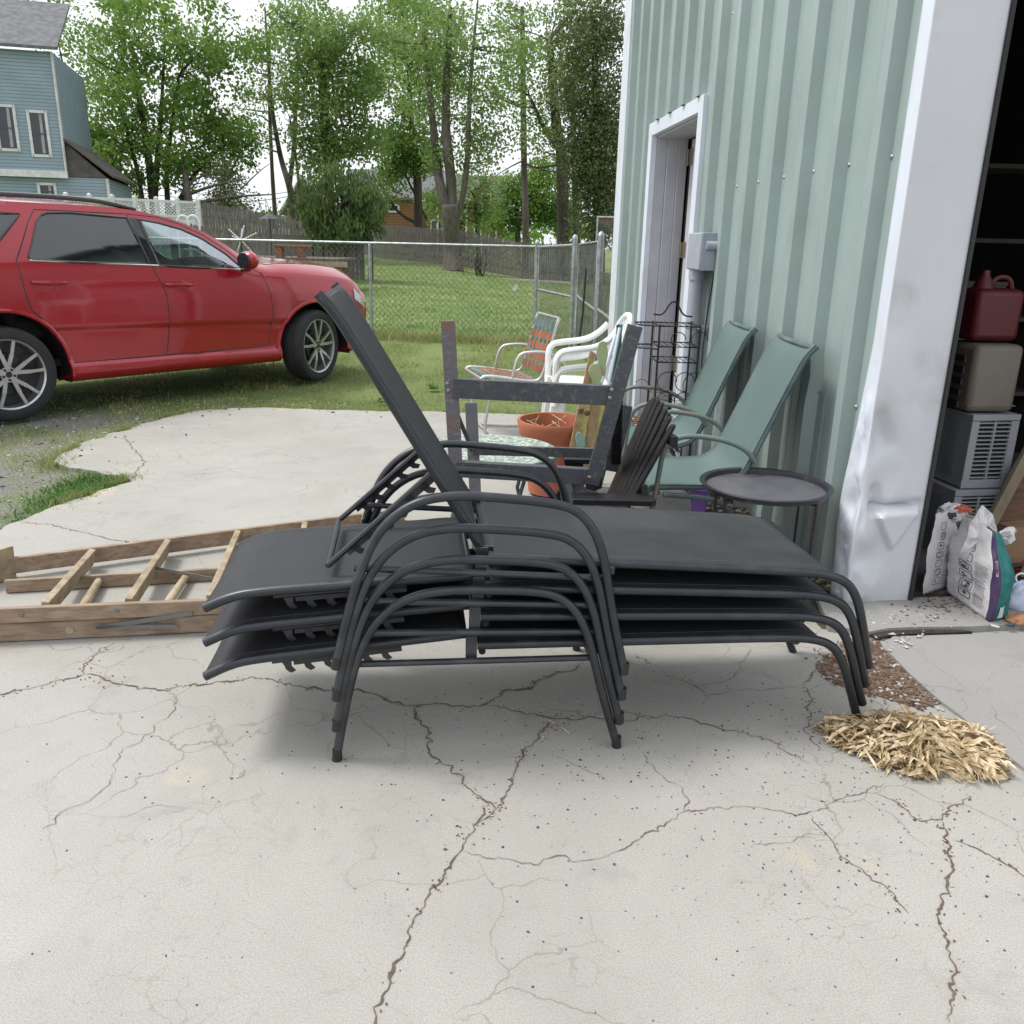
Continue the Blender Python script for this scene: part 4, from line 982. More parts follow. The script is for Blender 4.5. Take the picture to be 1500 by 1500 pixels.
# rest of the building
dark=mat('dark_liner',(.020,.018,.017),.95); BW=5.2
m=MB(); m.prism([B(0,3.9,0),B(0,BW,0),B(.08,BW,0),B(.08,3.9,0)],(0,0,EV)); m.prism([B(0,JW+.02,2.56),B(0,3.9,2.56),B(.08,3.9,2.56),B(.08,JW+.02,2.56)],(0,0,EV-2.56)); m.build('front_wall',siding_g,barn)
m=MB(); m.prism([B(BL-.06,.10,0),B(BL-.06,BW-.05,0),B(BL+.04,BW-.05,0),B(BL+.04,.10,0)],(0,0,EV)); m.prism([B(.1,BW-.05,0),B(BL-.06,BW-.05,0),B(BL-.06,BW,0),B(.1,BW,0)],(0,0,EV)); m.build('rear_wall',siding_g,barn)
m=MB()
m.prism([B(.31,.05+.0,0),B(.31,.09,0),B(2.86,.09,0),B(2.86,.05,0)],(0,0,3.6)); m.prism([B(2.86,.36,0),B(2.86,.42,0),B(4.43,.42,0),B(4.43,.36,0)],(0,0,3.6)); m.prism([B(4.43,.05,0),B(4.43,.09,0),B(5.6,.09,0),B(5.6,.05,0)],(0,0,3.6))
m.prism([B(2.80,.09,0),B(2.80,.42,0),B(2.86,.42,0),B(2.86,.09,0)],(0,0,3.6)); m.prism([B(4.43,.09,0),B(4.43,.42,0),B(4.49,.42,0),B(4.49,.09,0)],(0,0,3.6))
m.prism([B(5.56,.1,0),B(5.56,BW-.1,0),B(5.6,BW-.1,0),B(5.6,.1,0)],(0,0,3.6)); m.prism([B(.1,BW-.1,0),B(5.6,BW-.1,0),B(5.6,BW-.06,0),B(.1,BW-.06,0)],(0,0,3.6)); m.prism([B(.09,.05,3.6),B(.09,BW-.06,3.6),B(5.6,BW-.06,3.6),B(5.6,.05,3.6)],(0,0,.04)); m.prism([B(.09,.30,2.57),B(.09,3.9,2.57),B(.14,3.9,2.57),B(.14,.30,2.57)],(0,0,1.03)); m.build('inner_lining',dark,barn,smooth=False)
m=MB(); q=[B(-.3,-.3,EV+.01),B(BL+.3,-.3,EV+.01),B(BL+.3,BW/2,EV+1.0),B(-.3,BW/2,EV+1.0)]; m.prism(q,(0,0,.05)); q=[B(-.3,BW+.3,EV+.01),B(BL+.3,BW+.3,EV+.01),B(BL+.3,BW/2,EV+1.0),B(-.3,BW/2,EV+1.0)]; m.prism(q[::-1],(0,0,.05)); m.prism([B(0,.0,EV),B(0,BW,EV),B(0,BW/2,EV+1.0)],be*.05); m.prism([B(BL-.05,.0,EV),B(BL-.05,BW,EV),B(BL-.05,BW/2,EV+1.0)],be*.05); m.build('roof',roof_m,barn)
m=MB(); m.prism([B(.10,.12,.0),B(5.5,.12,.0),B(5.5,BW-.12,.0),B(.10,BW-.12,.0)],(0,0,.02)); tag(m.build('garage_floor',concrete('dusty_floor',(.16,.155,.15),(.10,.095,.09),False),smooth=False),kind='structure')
# side door, recessed
lil=mat('grey_lilac_door_paint',(.46,.46,.50),.5,var=.08,scale=2)
m=MB()
strip(m,2.87,2.98,-.040,0,2.50,.05); strip(m,4.33,4.44,-.040,0,2.50,.05); strip(m,2.98,4.33,-.036,2.40,2.50,.05)
m.build('door_casing',white_m,barn,bevel=.003)
m=MB()
for d0,d1,s_ in((.012,.10,4.33),(.102,.19,4.305),(.192,.27,4.29)):
    m.prism([B(s_,d0,0),B(s_,d1,0),B(4.42,d1,0),B(4.42,d0,0)],(0,0,2.40))
m.prism([B(2.87,.012,0),B(2.87,.33,0),B(2.97,.33,0),B(2.97,.012,0)],(0,0,2.40))
m.prism([B(2.97,.012,2.38),B(2.97,.33,2.38),B(4.42,.33,2.38),B(4.42,.012,2.38)],(0,0,.02)); m.build('door_jamb',lil,barn,bevel=.003)
m=MB(); m.prism([B(2.97,.262,.02),B(4.15,.262,.02),B(4.15,.302,.02),B(2.97,.302,.02)],(0,0,2.34)); dr=m.build('side_door',lil,barn,bevel=.003)
m=MB()
for z in(.35,1.05,1.75):
    for s in(3.12,3.68): m.prism([B(s,.258,z),B(s+.36,.258,z),B(s+.36,.262,z),B(s,.262,z)],(0,0,.52))
m.build('raised_panel',lil,dr,bevel=.003)
m=MB(); m.lathe([(.012,0),(.012,.04),(.028,.045),(.028,.07),(.012,.08)],B(3.06,.262,1.0),16,Matrix.Rotation(-PI/2,3,'Y')); m.build('door_knob',chrome,dr)
hg=mat('tarnished_brass',(.25,.22,.16),.45,.7)
for z in(.45,1.42,2.16):
    m=MB(); m.prism([B(4.09,.258,z),B(4.29,.258,z),B(4.29,.262,z),B(4.09,.262,z)],(0,0,.13)); m.tube([B(4.2,.250,z),B(4.2,.250,z+.13)],.008,8); m.build('hinge',hg,dr)
m=MB(); m.prism([B(4.15,.285,0),B(4.29,.285,0),B(4.29,.295,0),B(4.15,.295,0)],(0,0,2.38)); m.build('door_gap',black_void,barn)
# conduit
t=thing('electrical_conduit','grey electrical junction box above a fat grey conduit pipe on the green wall','conduit',B(2.5,-.1,0))
m=MB(); q=B(2.42,-.095,1.482); m.box(q,(.105,.30,.235),math.atan2(be.y,be.x)-PI/2); m.box(q-bi*.056,(.008,.29,.225),math.atan2(be.y,be.x)-PI/2); m.build('junction_box',pvc,t,bevel=.008)
m=MB(); m.tube([B(2.50,-.095,0),B(2.50,-.095,1.37)],.047,18); m.build('pipe',pvc,t)
m=MB(); m.tube([B(2.50,-.095,1.30),B(2.50,-.095,1.365)],.056,18); m.build('pipe_collar',pvc,t)
m=MB(); m.tube([B(2.50,-.095,.98),B(2.50,-.095,1.005)],.052,18); m.box(B(2.42,-.05,.99),(.07,.10,.02),math.atan2(be.y,be.x)-PI/2); m.build('clamp',galv,t)
m=MB(); m.tube(smooth_path([B(2.28,-.05,1.50),B(2.25,-.05,1.42),B(2.30,-.045,1.30),B(2.40,-.045,.9),B(2.36,-.045,.5)],2),.005,6); m.build('cable',black_plastic,t)
m=MB(); m.tube([B(2.27,-.035,1.52),B(2.27,-.12,1.52)],.03,12); m.build('cable_fitting',pvc,t)

# ================= IN THE GARAGE =================
acw=mat('grey_white_enamel',(.27,.28,.30),.5,var=.1,scale=3)
def ac(x,y,z0,h,label,wd=.255,dp=.40,yaw=10,slats=14):
    t=thing('air_conditioner',label,'air conditioner',(x,y,z0),R(yaw),'window air conditioners stacked inside the garage',local=True)
    # local: corner at origin, grille face along +x facing -y, side goes +y
    m=MB(); m.box((wd/2,dp/2+.01,h/2),(wd,dp,h-.004)); m.build('housing',acw,t,bevel=.006)
    m=MB(); m.box((wd/2,.001,.022),(wd+.008,.02,.044)); m.box((wd/2,.001,h-.018),(wd+.008,.02,.030)); m.box((.018,.001,h/2),(.042,.02,h-.070)); m.box((wd-.020,.001,h/2),(.044,.02,h-.070)); m.box((wd*.5,.0,h/2),(.012,.018,h-.075)); m.build('front_frame',acw,t,bevel=.003)
    m=MB(); m.box((wd/2,.008,h/2),(wd-.05,.004,h-.08)); m.build('grille_recess',black_void,t)
    m=MB()
    for k in range(slats): m.box((wd/2,-.001,.055+(h-.10)*k/(slats-1)),(wd-.07,.014,.006))
    m.build('louvre',acw,t)
    m=MB()
    for k in range(22): m.box((-.0025,.06+.12*.5,h*.12+k*h*.035),(.002,.10*(.6+.4*rnd.random()),.004))
    m.build('side_label_print',mat('grey_print',(.25,.26,.30),.7),t)
    return t
ac(2.235,4.12,.385,.375,'grey white window air conditioner resting on another one, louvred face to the camera')
ac(2.205,4.10,.022,.360,'lower grey white window air conditioner on the garage floor behind the paper bags',.27)
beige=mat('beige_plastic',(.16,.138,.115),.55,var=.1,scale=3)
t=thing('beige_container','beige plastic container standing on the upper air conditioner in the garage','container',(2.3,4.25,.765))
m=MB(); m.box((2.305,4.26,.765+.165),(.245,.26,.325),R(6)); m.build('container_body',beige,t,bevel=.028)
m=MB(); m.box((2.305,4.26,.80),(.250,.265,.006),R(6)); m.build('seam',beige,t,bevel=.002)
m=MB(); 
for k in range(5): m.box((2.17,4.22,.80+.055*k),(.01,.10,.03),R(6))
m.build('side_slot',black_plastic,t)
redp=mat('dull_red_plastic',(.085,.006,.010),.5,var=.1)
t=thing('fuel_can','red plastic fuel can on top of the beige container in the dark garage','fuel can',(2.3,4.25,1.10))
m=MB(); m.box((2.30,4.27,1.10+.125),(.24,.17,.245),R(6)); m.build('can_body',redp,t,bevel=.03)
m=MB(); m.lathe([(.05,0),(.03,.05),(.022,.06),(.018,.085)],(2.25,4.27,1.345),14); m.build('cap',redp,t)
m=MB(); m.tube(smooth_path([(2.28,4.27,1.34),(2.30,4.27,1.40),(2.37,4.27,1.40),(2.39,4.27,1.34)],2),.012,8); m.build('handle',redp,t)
t=thing('storage_shelf','dim cluttered shelf deep inside the dark garage','shelf',(2.9,6.6,0))
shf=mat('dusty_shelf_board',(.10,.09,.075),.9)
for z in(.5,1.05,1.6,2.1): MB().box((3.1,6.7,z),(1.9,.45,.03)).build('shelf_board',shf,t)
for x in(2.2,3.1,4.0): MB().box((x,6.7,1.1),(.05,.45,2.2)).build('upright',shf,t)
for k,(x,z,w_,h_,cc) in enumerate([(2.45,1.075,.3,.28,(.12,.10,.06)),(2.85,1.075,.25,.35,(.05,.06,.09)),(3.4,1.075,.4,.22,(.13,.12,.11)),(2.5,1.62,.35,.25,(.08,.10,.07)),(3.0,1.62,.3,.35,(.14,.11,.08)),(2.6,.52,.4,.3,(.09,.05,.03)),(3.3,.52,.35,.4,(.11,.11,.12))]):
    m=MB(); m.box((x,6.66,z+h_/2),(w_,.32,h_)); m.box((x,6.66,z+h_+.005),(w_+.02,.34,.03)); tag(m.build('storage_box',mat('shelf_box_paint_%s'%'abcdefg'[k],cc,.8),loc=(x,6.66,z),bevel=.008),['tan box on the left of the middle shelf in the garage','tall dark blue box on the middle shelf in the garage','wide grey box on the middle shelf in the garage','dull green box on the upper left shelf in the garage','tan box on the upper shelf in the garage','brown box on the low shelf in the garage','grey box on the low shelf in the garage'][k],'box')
# paper bags
paper=mat('white_printed_paper_sack',(.66,.65,.66),.7,col2=(.56,.55,.56),scale=7,bump=.5,bscale=18,bdist=.02)
ink=mat('charcoal_print',(.05,.045,.06),.7); purple=mat('dark_purple_print',(.07,.04,.11),.6); tealp=mat('teal_print',(.008,.15,.145),.5,var=.1); greyink=mat('light_grey_print',(.33,.32,.34),.8); redink=mat('orange_red_print',(.42,.10,.05),.7)
def sack(label,p0,p1,p2,h,lean,seed,openness=0,side=tealp,gap=None):
    # p0->p1 wide printed face (seen), p1->p2 gusset; floor points
    t=thing('paper_sack',label,'sack',p0,group='paper sacks in front of the garage opening')
    a,b,c_=[Vector(p) for p in(p0,p1,p2)]; d_=a+(c_-b)
    def q(u,v):  # u around 0..4, v up
        k=int(u)%4; f=u-int(u); C=[a,b,c_,d_]; p=C[k].lerp(C[(k+1)%4],f); ctr=(a+c_)/2
        bulge=1+.10*math.sin(PI*min(1,v*1.15))*(1) ; pin=max(0,(v-.62)/.38)
        o=p-ctr; wd=(b-a).normalized(); dp=(c_-b).normalized()
        ow=o.dot(wd); od=o-wd*ow
        if f not in(0,1): pass
        r=ctr+wd*ow*(bulge*(1-.30*pin))+od*(bulge*(1-.72*pin**1.3))
        hh=h*(1+.10*noise.noise(Vector((u*1.3,seed,0)))*pin)
        r=r+Vector(lean)*v*v+V(0,0,hh*v)
        nn=noise.noise(Vector((u*1.7,v*4.5,seed)))*.020+noise.noise(Vector((u*5,v*12,seed+4)))*.011+abs(noise.noise(Vector((u*3+v*5,v*7,seed+8))))*.016*v
        return r+(o.normalized() if o.length>1e-6 else V(0,0,0))*nn*min(1,v*4)
    nu,nv=48,30
    m=MB(); vs=[q(4*i/nu,j/nv) for i in range(nu) for j in range(nv+1)]
    fs=[];mi=[]
    for i in range(nu):
        for j in range(nv):
            i2=(i+1)%nu; fs.append((i*(nv+1)+j,i2*(nv+1)+j,i2*(nv+1)+j+1,i*(nv+1)+j+1))
            u=4*(i+.5)/nu
            mi.append(side if 1.25<u<2 else 1 if .88<u<=1.25 else 0)
    m.v=vs; m.f=fs; m.m=mi; m.build('sack_body',[paper,purple,tealp,ink],t,solid=.002,ang=70)
    on=lambda u,v:q(u,v)+((q(u,v)-(a+c_)/2-V(0,0,h*v)-Vector(lean)*v*v)).normalized()*.0035
    m=MB()
    n=7
    for k in range(n):
        v0=.10+.115*k; uu0,uu1=.30,.52
        pts=[]
        for (x,y) in [(.12,0),(.88,0),(1,.12),(1,.88),(.88,1),(.12,1),(0,.88),(0,.12)]: pts.append(on(uu0+(uu1-uu0)*x,v0+.085*y))
        m.tube(pts,.0016,4,closed=True)
        for e in range(3):
            x0,y0=rnd.uniform(.2,.5),rnd.uniform(.15,.6); w_,h_=rnd.uniform(.15,.35),rnd.uniform(.15,.3)
            P=[on(uu0+(uu1-uu0)*(x0+w_*xx),v0+.085*(y0+h_*yy)) for xx,yy in((0,0),(1,0.1),(.9,1),(.1,.8))]; m.add(P,[(0,1,2,3)])
        if k in(1,3,5):
            pts=[on(uu0+(uu1-uu0)*(.5+.33*math.cos(g)),v0+.085*(.5+.4*math.sin(g))) for g in [z_*PI/6 for z_ in range(12)]]; m.tube(pts,.0013,4,closed=True)
    m.build('pictogram_print',ink,t)
    m=MB()
    for k in range(22):
        v0=.08+.024*k
        if k in(4,12): v0+=.004
        u0=.58; ln=.25*(.75+.25*rnd.random())
        P=[on(u0+ln*x/6,v0) for x in range(7)]+[on(u0+ln*x/6,v0+(.012 if k!=4 else .018)) for x in range(6,-1,-1)]
        m.add(P,[(i,i+1,12-i,13-i) for i in range(6)])
    m.build('fine_print',greyink,t)
    return t,on
za=.029
t,on=sack('upright white paper sack with purple stripe and teal side, front one by the garage opening',PG(1388,868,za),PG(1449,911,za),PG(1473,906,za),.365,(-.02,.05,0),3,side=2)
tc=bpy.data.curves.new('t','FONT'); tc.body='CORNER'; tc.size=.017; tc.extrude=.0003; to=bpy.data.objects.new('t',tc); dg=bpy.context.evaluated_depsgraph_get(); COL.objects.link(to); dg.update()
me=bpy.data.meshes.new_from_object(to.evaluated_get(bpy.context.evaluated_depsgraph_get())); bpy.data.objects.remove(to)
m=MB(); b0=on(1.05,.73); dn=(on(1.05,.55)-b0).normalized(); rt=(on(1.18,.65)-on(.95,.65)).normalized(); up_=dn.cross(rt); nrm=rt.cross(dn); ctr=(PG(1388,868)+PG(1482,903))/2; 
if nrm.y>0: nrm=-nrm
m.add([b0+dn*v.co.x+rt*(-v.co.y)*(-1 if False else 1)*-1*-1+nrm*(.006+v.co.z) for v in me.vertices],[tuple(p.vertices) for p in me.polygons]); m.build('lettering',paper,t,smooth=False)
m=MB(); m.grid(lambda a,b:on(1.40+.30*a,.03+.15*b),4,4); m.build('white_label',paper,t,smooth=False)
t,on=sack('white paper sack with black side and crumpled orange top, behind the purple striped one',PG(1352,871,za),PG(1392,858,za),PG(1400,846,za),.36,(.0,.03,0),11,side=3)
ct=(PG(1352,866,za)+PG(1400,850,za))/2+V(.012,.03,.345)
def crumpled(cc,rx,ry,rz,seed,amp=.45):
    def g(u,v):
        th=u*2*PI; ph=(v-.5)*PI; d=V(math.cos(th)*math.cos(ph),math.sin(th)*math.cos(ph),math.sin(ph)); k=1+amp*noise.noise(d*2.2+V(seed,0,0))+amp*.7*abs(noise.noise(d*6+V(seed,3,0)))
        return cc+V(d.x*rx,d.y*ry,d.z*rz)*k
    return g
m=MB(); m.grid(crumpled(ct,.062,.035,.040,3),26,16); m.build('crumpled_top',paper,t,ang=25)
m=MB(); m.grid(crumpled(ct+V(.03,-.012,.022),.045,.028,.018,8),20,12); m.build('orange_flap',redink,t,ang=25)
m=MB(); m.grid(crumpled(ct+V(-.012,-.022,-.004),.030,.02,.016,14),18,10); m.build('dark_fold',ink,t,ang=25)
fs_=[o for o in bpy.data.objects if o.name=='paper_sack'][0]
def flap(pp,Y0,nm,mt,seed):
    P=[PY(px,py,Y0) for px,py in pp]; c0=sum(P,V(0,0,0))/len(P); m=MB(); R1=[]; n_=len(P)
    ring=[]
    for i in range(n_):
        for k in range(4): q=P[i].lerp(P[(i+1)%n_],k/4); ring.append(q+V(0,.03*noise.noise(q*22+V(seed,0,0)),0))
    mid=[c0.lerp(q,.5)+V(0,.045*noise.noise(q*30+V(seed,5,0))-.012,0) for q in ring]; N3=len(ring)
    m.add(ring+mid+[c0+V(0,-.02,0)],[(i,(i+1)%N3,N3+(i+1)%N3,N3+i) for i in range(N3)]+[(N3+i,N3+(i+1)%N3,2*N3) for i in range(N3)]); m.build(nm,mt,fs_,solid=.002,ang=20)
flap([(1404,812),(1416,785),(1430,748),(1442,741),(1452,752),(1462,778),(1458,812),(1440,826),(1420,826)],3.50,'folded_top',paper,2)
flap([(1452,792),(1462,776),(1484,771),(1489,778),(1486,790),(1470,802),(1458,815)],3.46,'open_mouth',paper,7)
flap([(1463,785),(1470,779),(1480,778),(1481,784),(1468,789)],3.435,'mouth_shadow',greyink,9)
wd=mat('brown_board',(.15,.08,.05),.8,var=.25,scale=7,stretch=(1,1,8)); lt=mat('light_pine',(.24,.19,.13),.8,var=.2)
t=thing('wooden_crate','brown boarded crate with pale frame leaning at the right edge of the garage','crate',(2.75,4.0,0))
a,b=PY(1442,800,4.0),PY(1500,690,4.0); dd=(b-a)
m=MB(); m.prism([V(a.x+.02,4.05,.02),V(3.2,4.12,.02),V(3.2,4.16,.85),V(b.x+.02,4.08,b.z+.0)],(0,.03,0)); m.build('board_panel',wd,t)
m=MB(); m.beam(V(a.x-.06,4.0,a.z-.10),V(b.x+.25,4.03,b.z+.42*dd.z/dd.x*.6+.0),.03,.055,(0,0,1)); m.build('frame_strip',lt,t,bevel=.003)
m=MB(); m.beam(V(2.5,3.98,.05),V(3.2,4.02,.10),.03,.06); m.build('frame_strip',lt,t,bevel=.003)
t=thing('cardboard_box','flattened brown cardboard behind the teal sided sack in the garage','box',(2.5,3.75,.02))
m=MB(); m.prism([PY(1470,775,3.75),PY(1515,770,3.75),PY(1515,860,3.75),PY(1462,850,3.75)],(.02,.02,0)); m.build('flap',mat('cardboard',(.27,.17,.10),.85,var=.15),t)
m=MB(); m.box((2.62,3.95,.13),(.36,.3,.22),R(20)); m.build('carton',MATS['cardboard'],t,bevel=.004)
t=thing('hose_coil','coiled black hose with a pale fitting above the red tub in the garage','hose',(2.4,3.62,.2))
m=MB(); cc=PY(1496,838,3.6)
for k in range(3): m.tube([cc+V(.075*math.cos(g),.01*k,.035*math.sin(g)-.01*k) for g in [z_*PI/10 for z_ in range(20)]],.011,8,closed=True)
m.build('coil',rubber,t); m=MB(); m.lathe([(.02,0),(.014,.03),(.006,.05)],cc+V(.0,-.02,-.01),10); m.build('fitting',lt,t)
t=thing('red_tub','red plastic tub on the threshold at the right edge of the photo','tub',(2.35,3.6,.03))
cc=PG(1503,880,.03); m=MB(); m.lathe([(.07,0),(.09,.12),(.095,.125),(.088,.125),(.066,.01),(0,.01)],cc+V(.02,.16,0),24,caps=False); m.build('tub_body',mat('bright_red_plastic',(.50,.04,.03),.4),t)
m=MB(); m.lathe([(.096,.118),(.1,.122),(.096,.128)],cc+V(.02,.16,0),24,caps=False); m.build('rim',MATS['bright_red_plastic'],t)
t=thing('plastic_bag','crumpled pale blue and white plastic bag beside the teal sided sack','bag',PG(1495,890,.03))
m=MB(); cc=PG(1500,893,.03)+V(0,.05,0)
def blob(u,v): 
    th=u*2*PI; ph=v*PI/2; r=.085*(1+.35*noise.noise(Vector((math.cos(th)*2,math.sin(th)*2,v*4)))); return cc+V(r*math.cos(th)*math.cos(ph),r*.7*math.sin(th)*math.cos(ph),.11*math.sin(ph)*(1+.2*noise.noise(Vector((th,v*3,2)))))
m.grid(blob,28,14); m.build('bag_body',mat('pale_blue_plastic',(.50,.56,.66),.3,col2=(.30,.36,.50),scale=14),t,ang=80)
m=MB(); m.tube(smooth_path([cc+V(-.02,0,.10),cc+V(-.04,0,.14),cc+V(0,0,.155),cc+V(.02,0,.11)],2),.004,6); m.build('tie',white_pl,t)
m=MB(); cc=PG(1492,910,.03)
def blob2(u,v):
    th=u*2*PI; ph=v*PI/2; r=.07*(1+.3*noise.noise(Vector((math.cos(th)*3,math.sin(th)*3,v*4+9)))); return cc+V(r*math.cos(th)*math.cos(ph)+.02,r*.6*math.sin(th)*math.cos(ph),.035*math.sin(ph))
m.grid(blob2,26,10); tag(m.build('paper_wad',mat('orange_brown_paper',(.45,.22,.11),.8,var=.2,scale=20),loc=cc,ang=60),'crumpled orange brown paper on the threshold at the right edge','paper')
m=MB(); cc=PG(1481,917,.028); m.lathe([(.0,0),(.014,.001),(.016,.006),(.012,.012),(0,.013)],cc,12,caps=False); tag(m.build('pebble',grit_m,loc=cc),'dark round pebble on the threshold below the teal sack','pebble')
m=MB(); cc=PG(1457,921,.020); m.box(cc+V(0,0,.012),(.03,.014,.002),R(-30)); tag(m.build('paper_scrap',paper,loc=cc,smooth=False),'small white paper scrap on the broken edge of the threshold','scrap')
# ================= RED SUV =================
car=thing('suv','glossy red seven seat suv parked on the thin grass, front wheels turned','car',(-4.174,6.992,0),R(51.3),local=True)
HC=-1.0  # local: x forward from the rear axle, y=0 is the near flank, so the centre line is at y=+1
zbelt=[(-1.2,1.22),(-1.0,1.31),(-.5,1.305),(.36,1.283),(1.34,1.243),(2.3,1.200),(2.6,1.172),(2.85,1.165),(3.1,1.150),(3.4,1.125),(3.6,1.10),(3.75,1.065),(3.86,1.01),(3.96,.91)]
z5=[(-1.2,1.24),(-1.12,1.36),(-.95,1.64),(-.6,1.735),(.2,1.752),(.9,1.748),(1.25,1.738),(1.45,1.718),(1.75,1.660),(2.01,1.576),(2.22,1.472),(2.42,1.345),(2.56,1.262),(2.70,1.238),(2.85,1.252),(3.13,1.248),(3.4,1.232),(3.6,1.215),(3.75,1.192),(3.86,1.135),(3.96,.98)]
y5=[(-1.2,.72),(-1.0,.70),(-.6,.715),(1.2,.725),(1.6,.735),(2.0,.765),(2.4,.80),(2.6,.82),(3.0,.80),(3.4,.74),(3.7,.66),(3.86,.60),(3.93,.55)]
zc=[(-1.2,1.24),(-1.12,1.38),(-.98,1.68),(-.6,1.785),(.2,1.81),(.9,1.80),(1.4,1.775),(1.6,1.74),(1.9,1.63),(2.25,1.455),(2.6,1.300),(2.75,1.292),(3.1,1.305),(3.4,1.29),(3.6,1.27),(3.75,1.24),(3.86,1.17),(3.96,1.0)]
wf=[(-1.2,.80),(-1.12,.90),(-.95,.965),(-.6,.99),(0,1.),(2.9,1.),(3.3,.985),(3.55,.965),(3.72,.94),(3.84,.90),(3.96,.80)]
zb=[(-1.2,.50),(-1.0,.36),(-.6,.28),(3.4,.26),(3.7,.28),(3.93,.36)]
def sm(T,x):
    h=.07; return (lerp(x-h,T)+2*lerp(x,T)+lerp(x+h,T))/4
def section(x):
    if x>3.25: x=3.25+(x-3.25)/1.17
    w=sm(wf,x); b=sm(zb,x); bl=sm(zbelt,x); f=min(1,max(0,(bl-b)/.95))
    def Z(z): return b+(z-.26)*(bl-b)/(1.25-.26)
    P=[(.80*w,b+.005),(.955*w,b),(.992*w,Z(.30)),(1.0*w,Z(.37)),(.985*w,Z(.395)),(.962*w,Z(.42)),(.966*w,Z(.55)),(.972*w,Z(.70)),(.990*w,Z(.722)),(.995*w,Z(.84)),(.998*w,Z(.93)),(.992*w,Z(1.04)),(.975*w,Z(1.14)),(.958*w,Z(1.205)),(.942*w,bl)]
    yy,zz,zt=sm(y5,x),sm(z5,x),sm(zc,x)
    a=P[-1]
    n=12
    for k in range(1,n+1):
        f=k/n; P.append((a[0]+(yy-a[0])*f+.018*math.sin(PI*f),a[1]+(zz-a[1])*f))
    for k in range(1,9):
        f=k/8; P.append((yy*(1-f),zz+(zt-zz)*(1-(1-f)**2.2)))
    return P
xs=[-1.2+.03*i for i in range(int(5.16/.03)+1)]
xs=[x if x<3.25 else 3.25+(x-3.25)*1.17 for x in xs]
SECX=dict()
# refine the profile so arches and glass edges cut cleanly
def refine(P):
    out=[P[0]]
    for a,b in zip(P,P[1:]):
        L_=math.hypot(b[0]-a[0],b[1]-a[1]); n=max(1,int(round(L_/.032)))
        if n>1:
            for k in range(1,n): out.append((a[0]+(b[0]-a[0])*k/n,a[1]+(b[1]-a[1])*k/n))
        out.append(b)
    return out
NS=[max(1,int(round(math.hypot(b[0]-a[0],b[1]-a[1])/.032))) for a,b in zip(section(1.0),section(1.0)[1:])]
def sec2(x):
    P=section(x); out=[P[0]]
    for (a,b),n in zip(zip(P,P[1:]),NS):
        for k in range(1,n+1): out.append((a[0]+(b[0]-a[0])*k/n,a[1]+(b[1]-a[1])*k/n))
    return out
SEC=[sec2(x) for x in xs]; NV=len(SEC[0]); beltI=sum(NS[:14]); edgeI=sum(NS[:26])
def ysurf(x,z):
    P=section(x)
    for a,b in zip(P[2:],P[3:]):
        if (a[1]-z)*(b[1]-z)<=0 and abs(b[1]-a[1])>1e-6: return a[0]+(b[0]-a[0])*(z-a[1])/(b[1]-a[1])
    return P[-9][0]
rwin=[(.36,1.302),(.345,1.325),(.40,1.42),(.50,1.60),(.55,1.645),(.60,1.662),(.80,1.668),(1.285,1.652),(1.31,1.52),(1.365,1.266),(1.0,1.276)]
fwin=[(1.47,1.252),(1.9,1.236),(2.28,1.222),(2.335,1.225),(2.20,1.352),(2.0,1.478),(1.80,1.562),(1.60,1.615),(1.405,1.640),(1.43,1.45)]
qwin=[(.36,1.652),(.02,1.345),(-.40,1.352),(-.78,1.38),(-.72,1.60),(-.4,1.65)]
bpil=[(1.285,1.652),(1.31,1.52),(1.365,1.262),(1.47,1.252),(1.43,1.45),(1.405,1.640)]
rdoor=[(.27,.90),(.43,.74),(.52,.60),(.55,.435),(1.44,.435),(1.475,.60),(1.49,.73),(1.478,.995),(1.385,1.253),(1.300,1.690),(.50,1.695),(.42,1.60),(.23,1.29),(.24,1.05)]
fdoor=[(1.44,.435),(2.56,.435),(2.60,.515),(2.644,.80),(2.63,.95),(2.565,1.16),(2.42,1.235),(2.25,1.385),(2.02,1.53),(1.80,1.62),(1.60,1.672),(1.300,1.690),(1.385,1.253),(1.478,.995),(1.49,.73),(1.475,.60)]
body=MB(); doors={}
for side in(0,1):
    def P3(i,j): y,z=SEC[i][j]; return V(xs[i],(1-y) if side==0 else (1+y),z)
    idx={}
    def put(mb,key,quad,k):
        d=idx.setdefault(key,{})
        f=[]
        for (i,j) in quad:
            if (i,j) not in d: d[(i,j)]=len(mb.v); mb.v.append(P3(i,j))
            f.append(d[(i,j)])
        mb.f.append(tuple(f if side else f[::-1])); mb.m.append(k)
    rd,fd=MB(),MB()
    for i in range(len(xs)-1):
        for j in range(NV-1):
            cx=(xs[i]+xs[i+1])/2; cz=(SEC[i][j][1]+SEC[i+1][j+1][1])/2; cy=(SEC[i][j][0]+SEC[i+1][j+1][0])/2
            if j<edgeI:
                if math.hypot(cx-.03,cz-.385)<.515 and cz<1.0 and cy>.55: continue
                if math.hypot(cx-3.20,cz-.38)<.485 and cz<1.0 and cy>.4: continue
                if inpoly(cx,cz,rwin) or inpoly(cx,cz,fwin) or inpoly(cx,cz,qwin): continue
            q=[(i,j),(i+1,j),(i+1,j+1),(i,j+1)]
            if j<edgeI and inpoly(cx,cz,rdoor): put(rd,'r',q,0)
            elif j<edgeI and inpoly(cx,cz,fdoor): put(fd,'f',q,0)
            elif j>=edgeI and 1.55<cx<2.62 : continue
            else: put(body,'b',q,0)
    for nm,mb in(('rear',rd),('front',fd)):
        doors[(nm,side)]=mb.build('door',red_paint,car,ang=50)
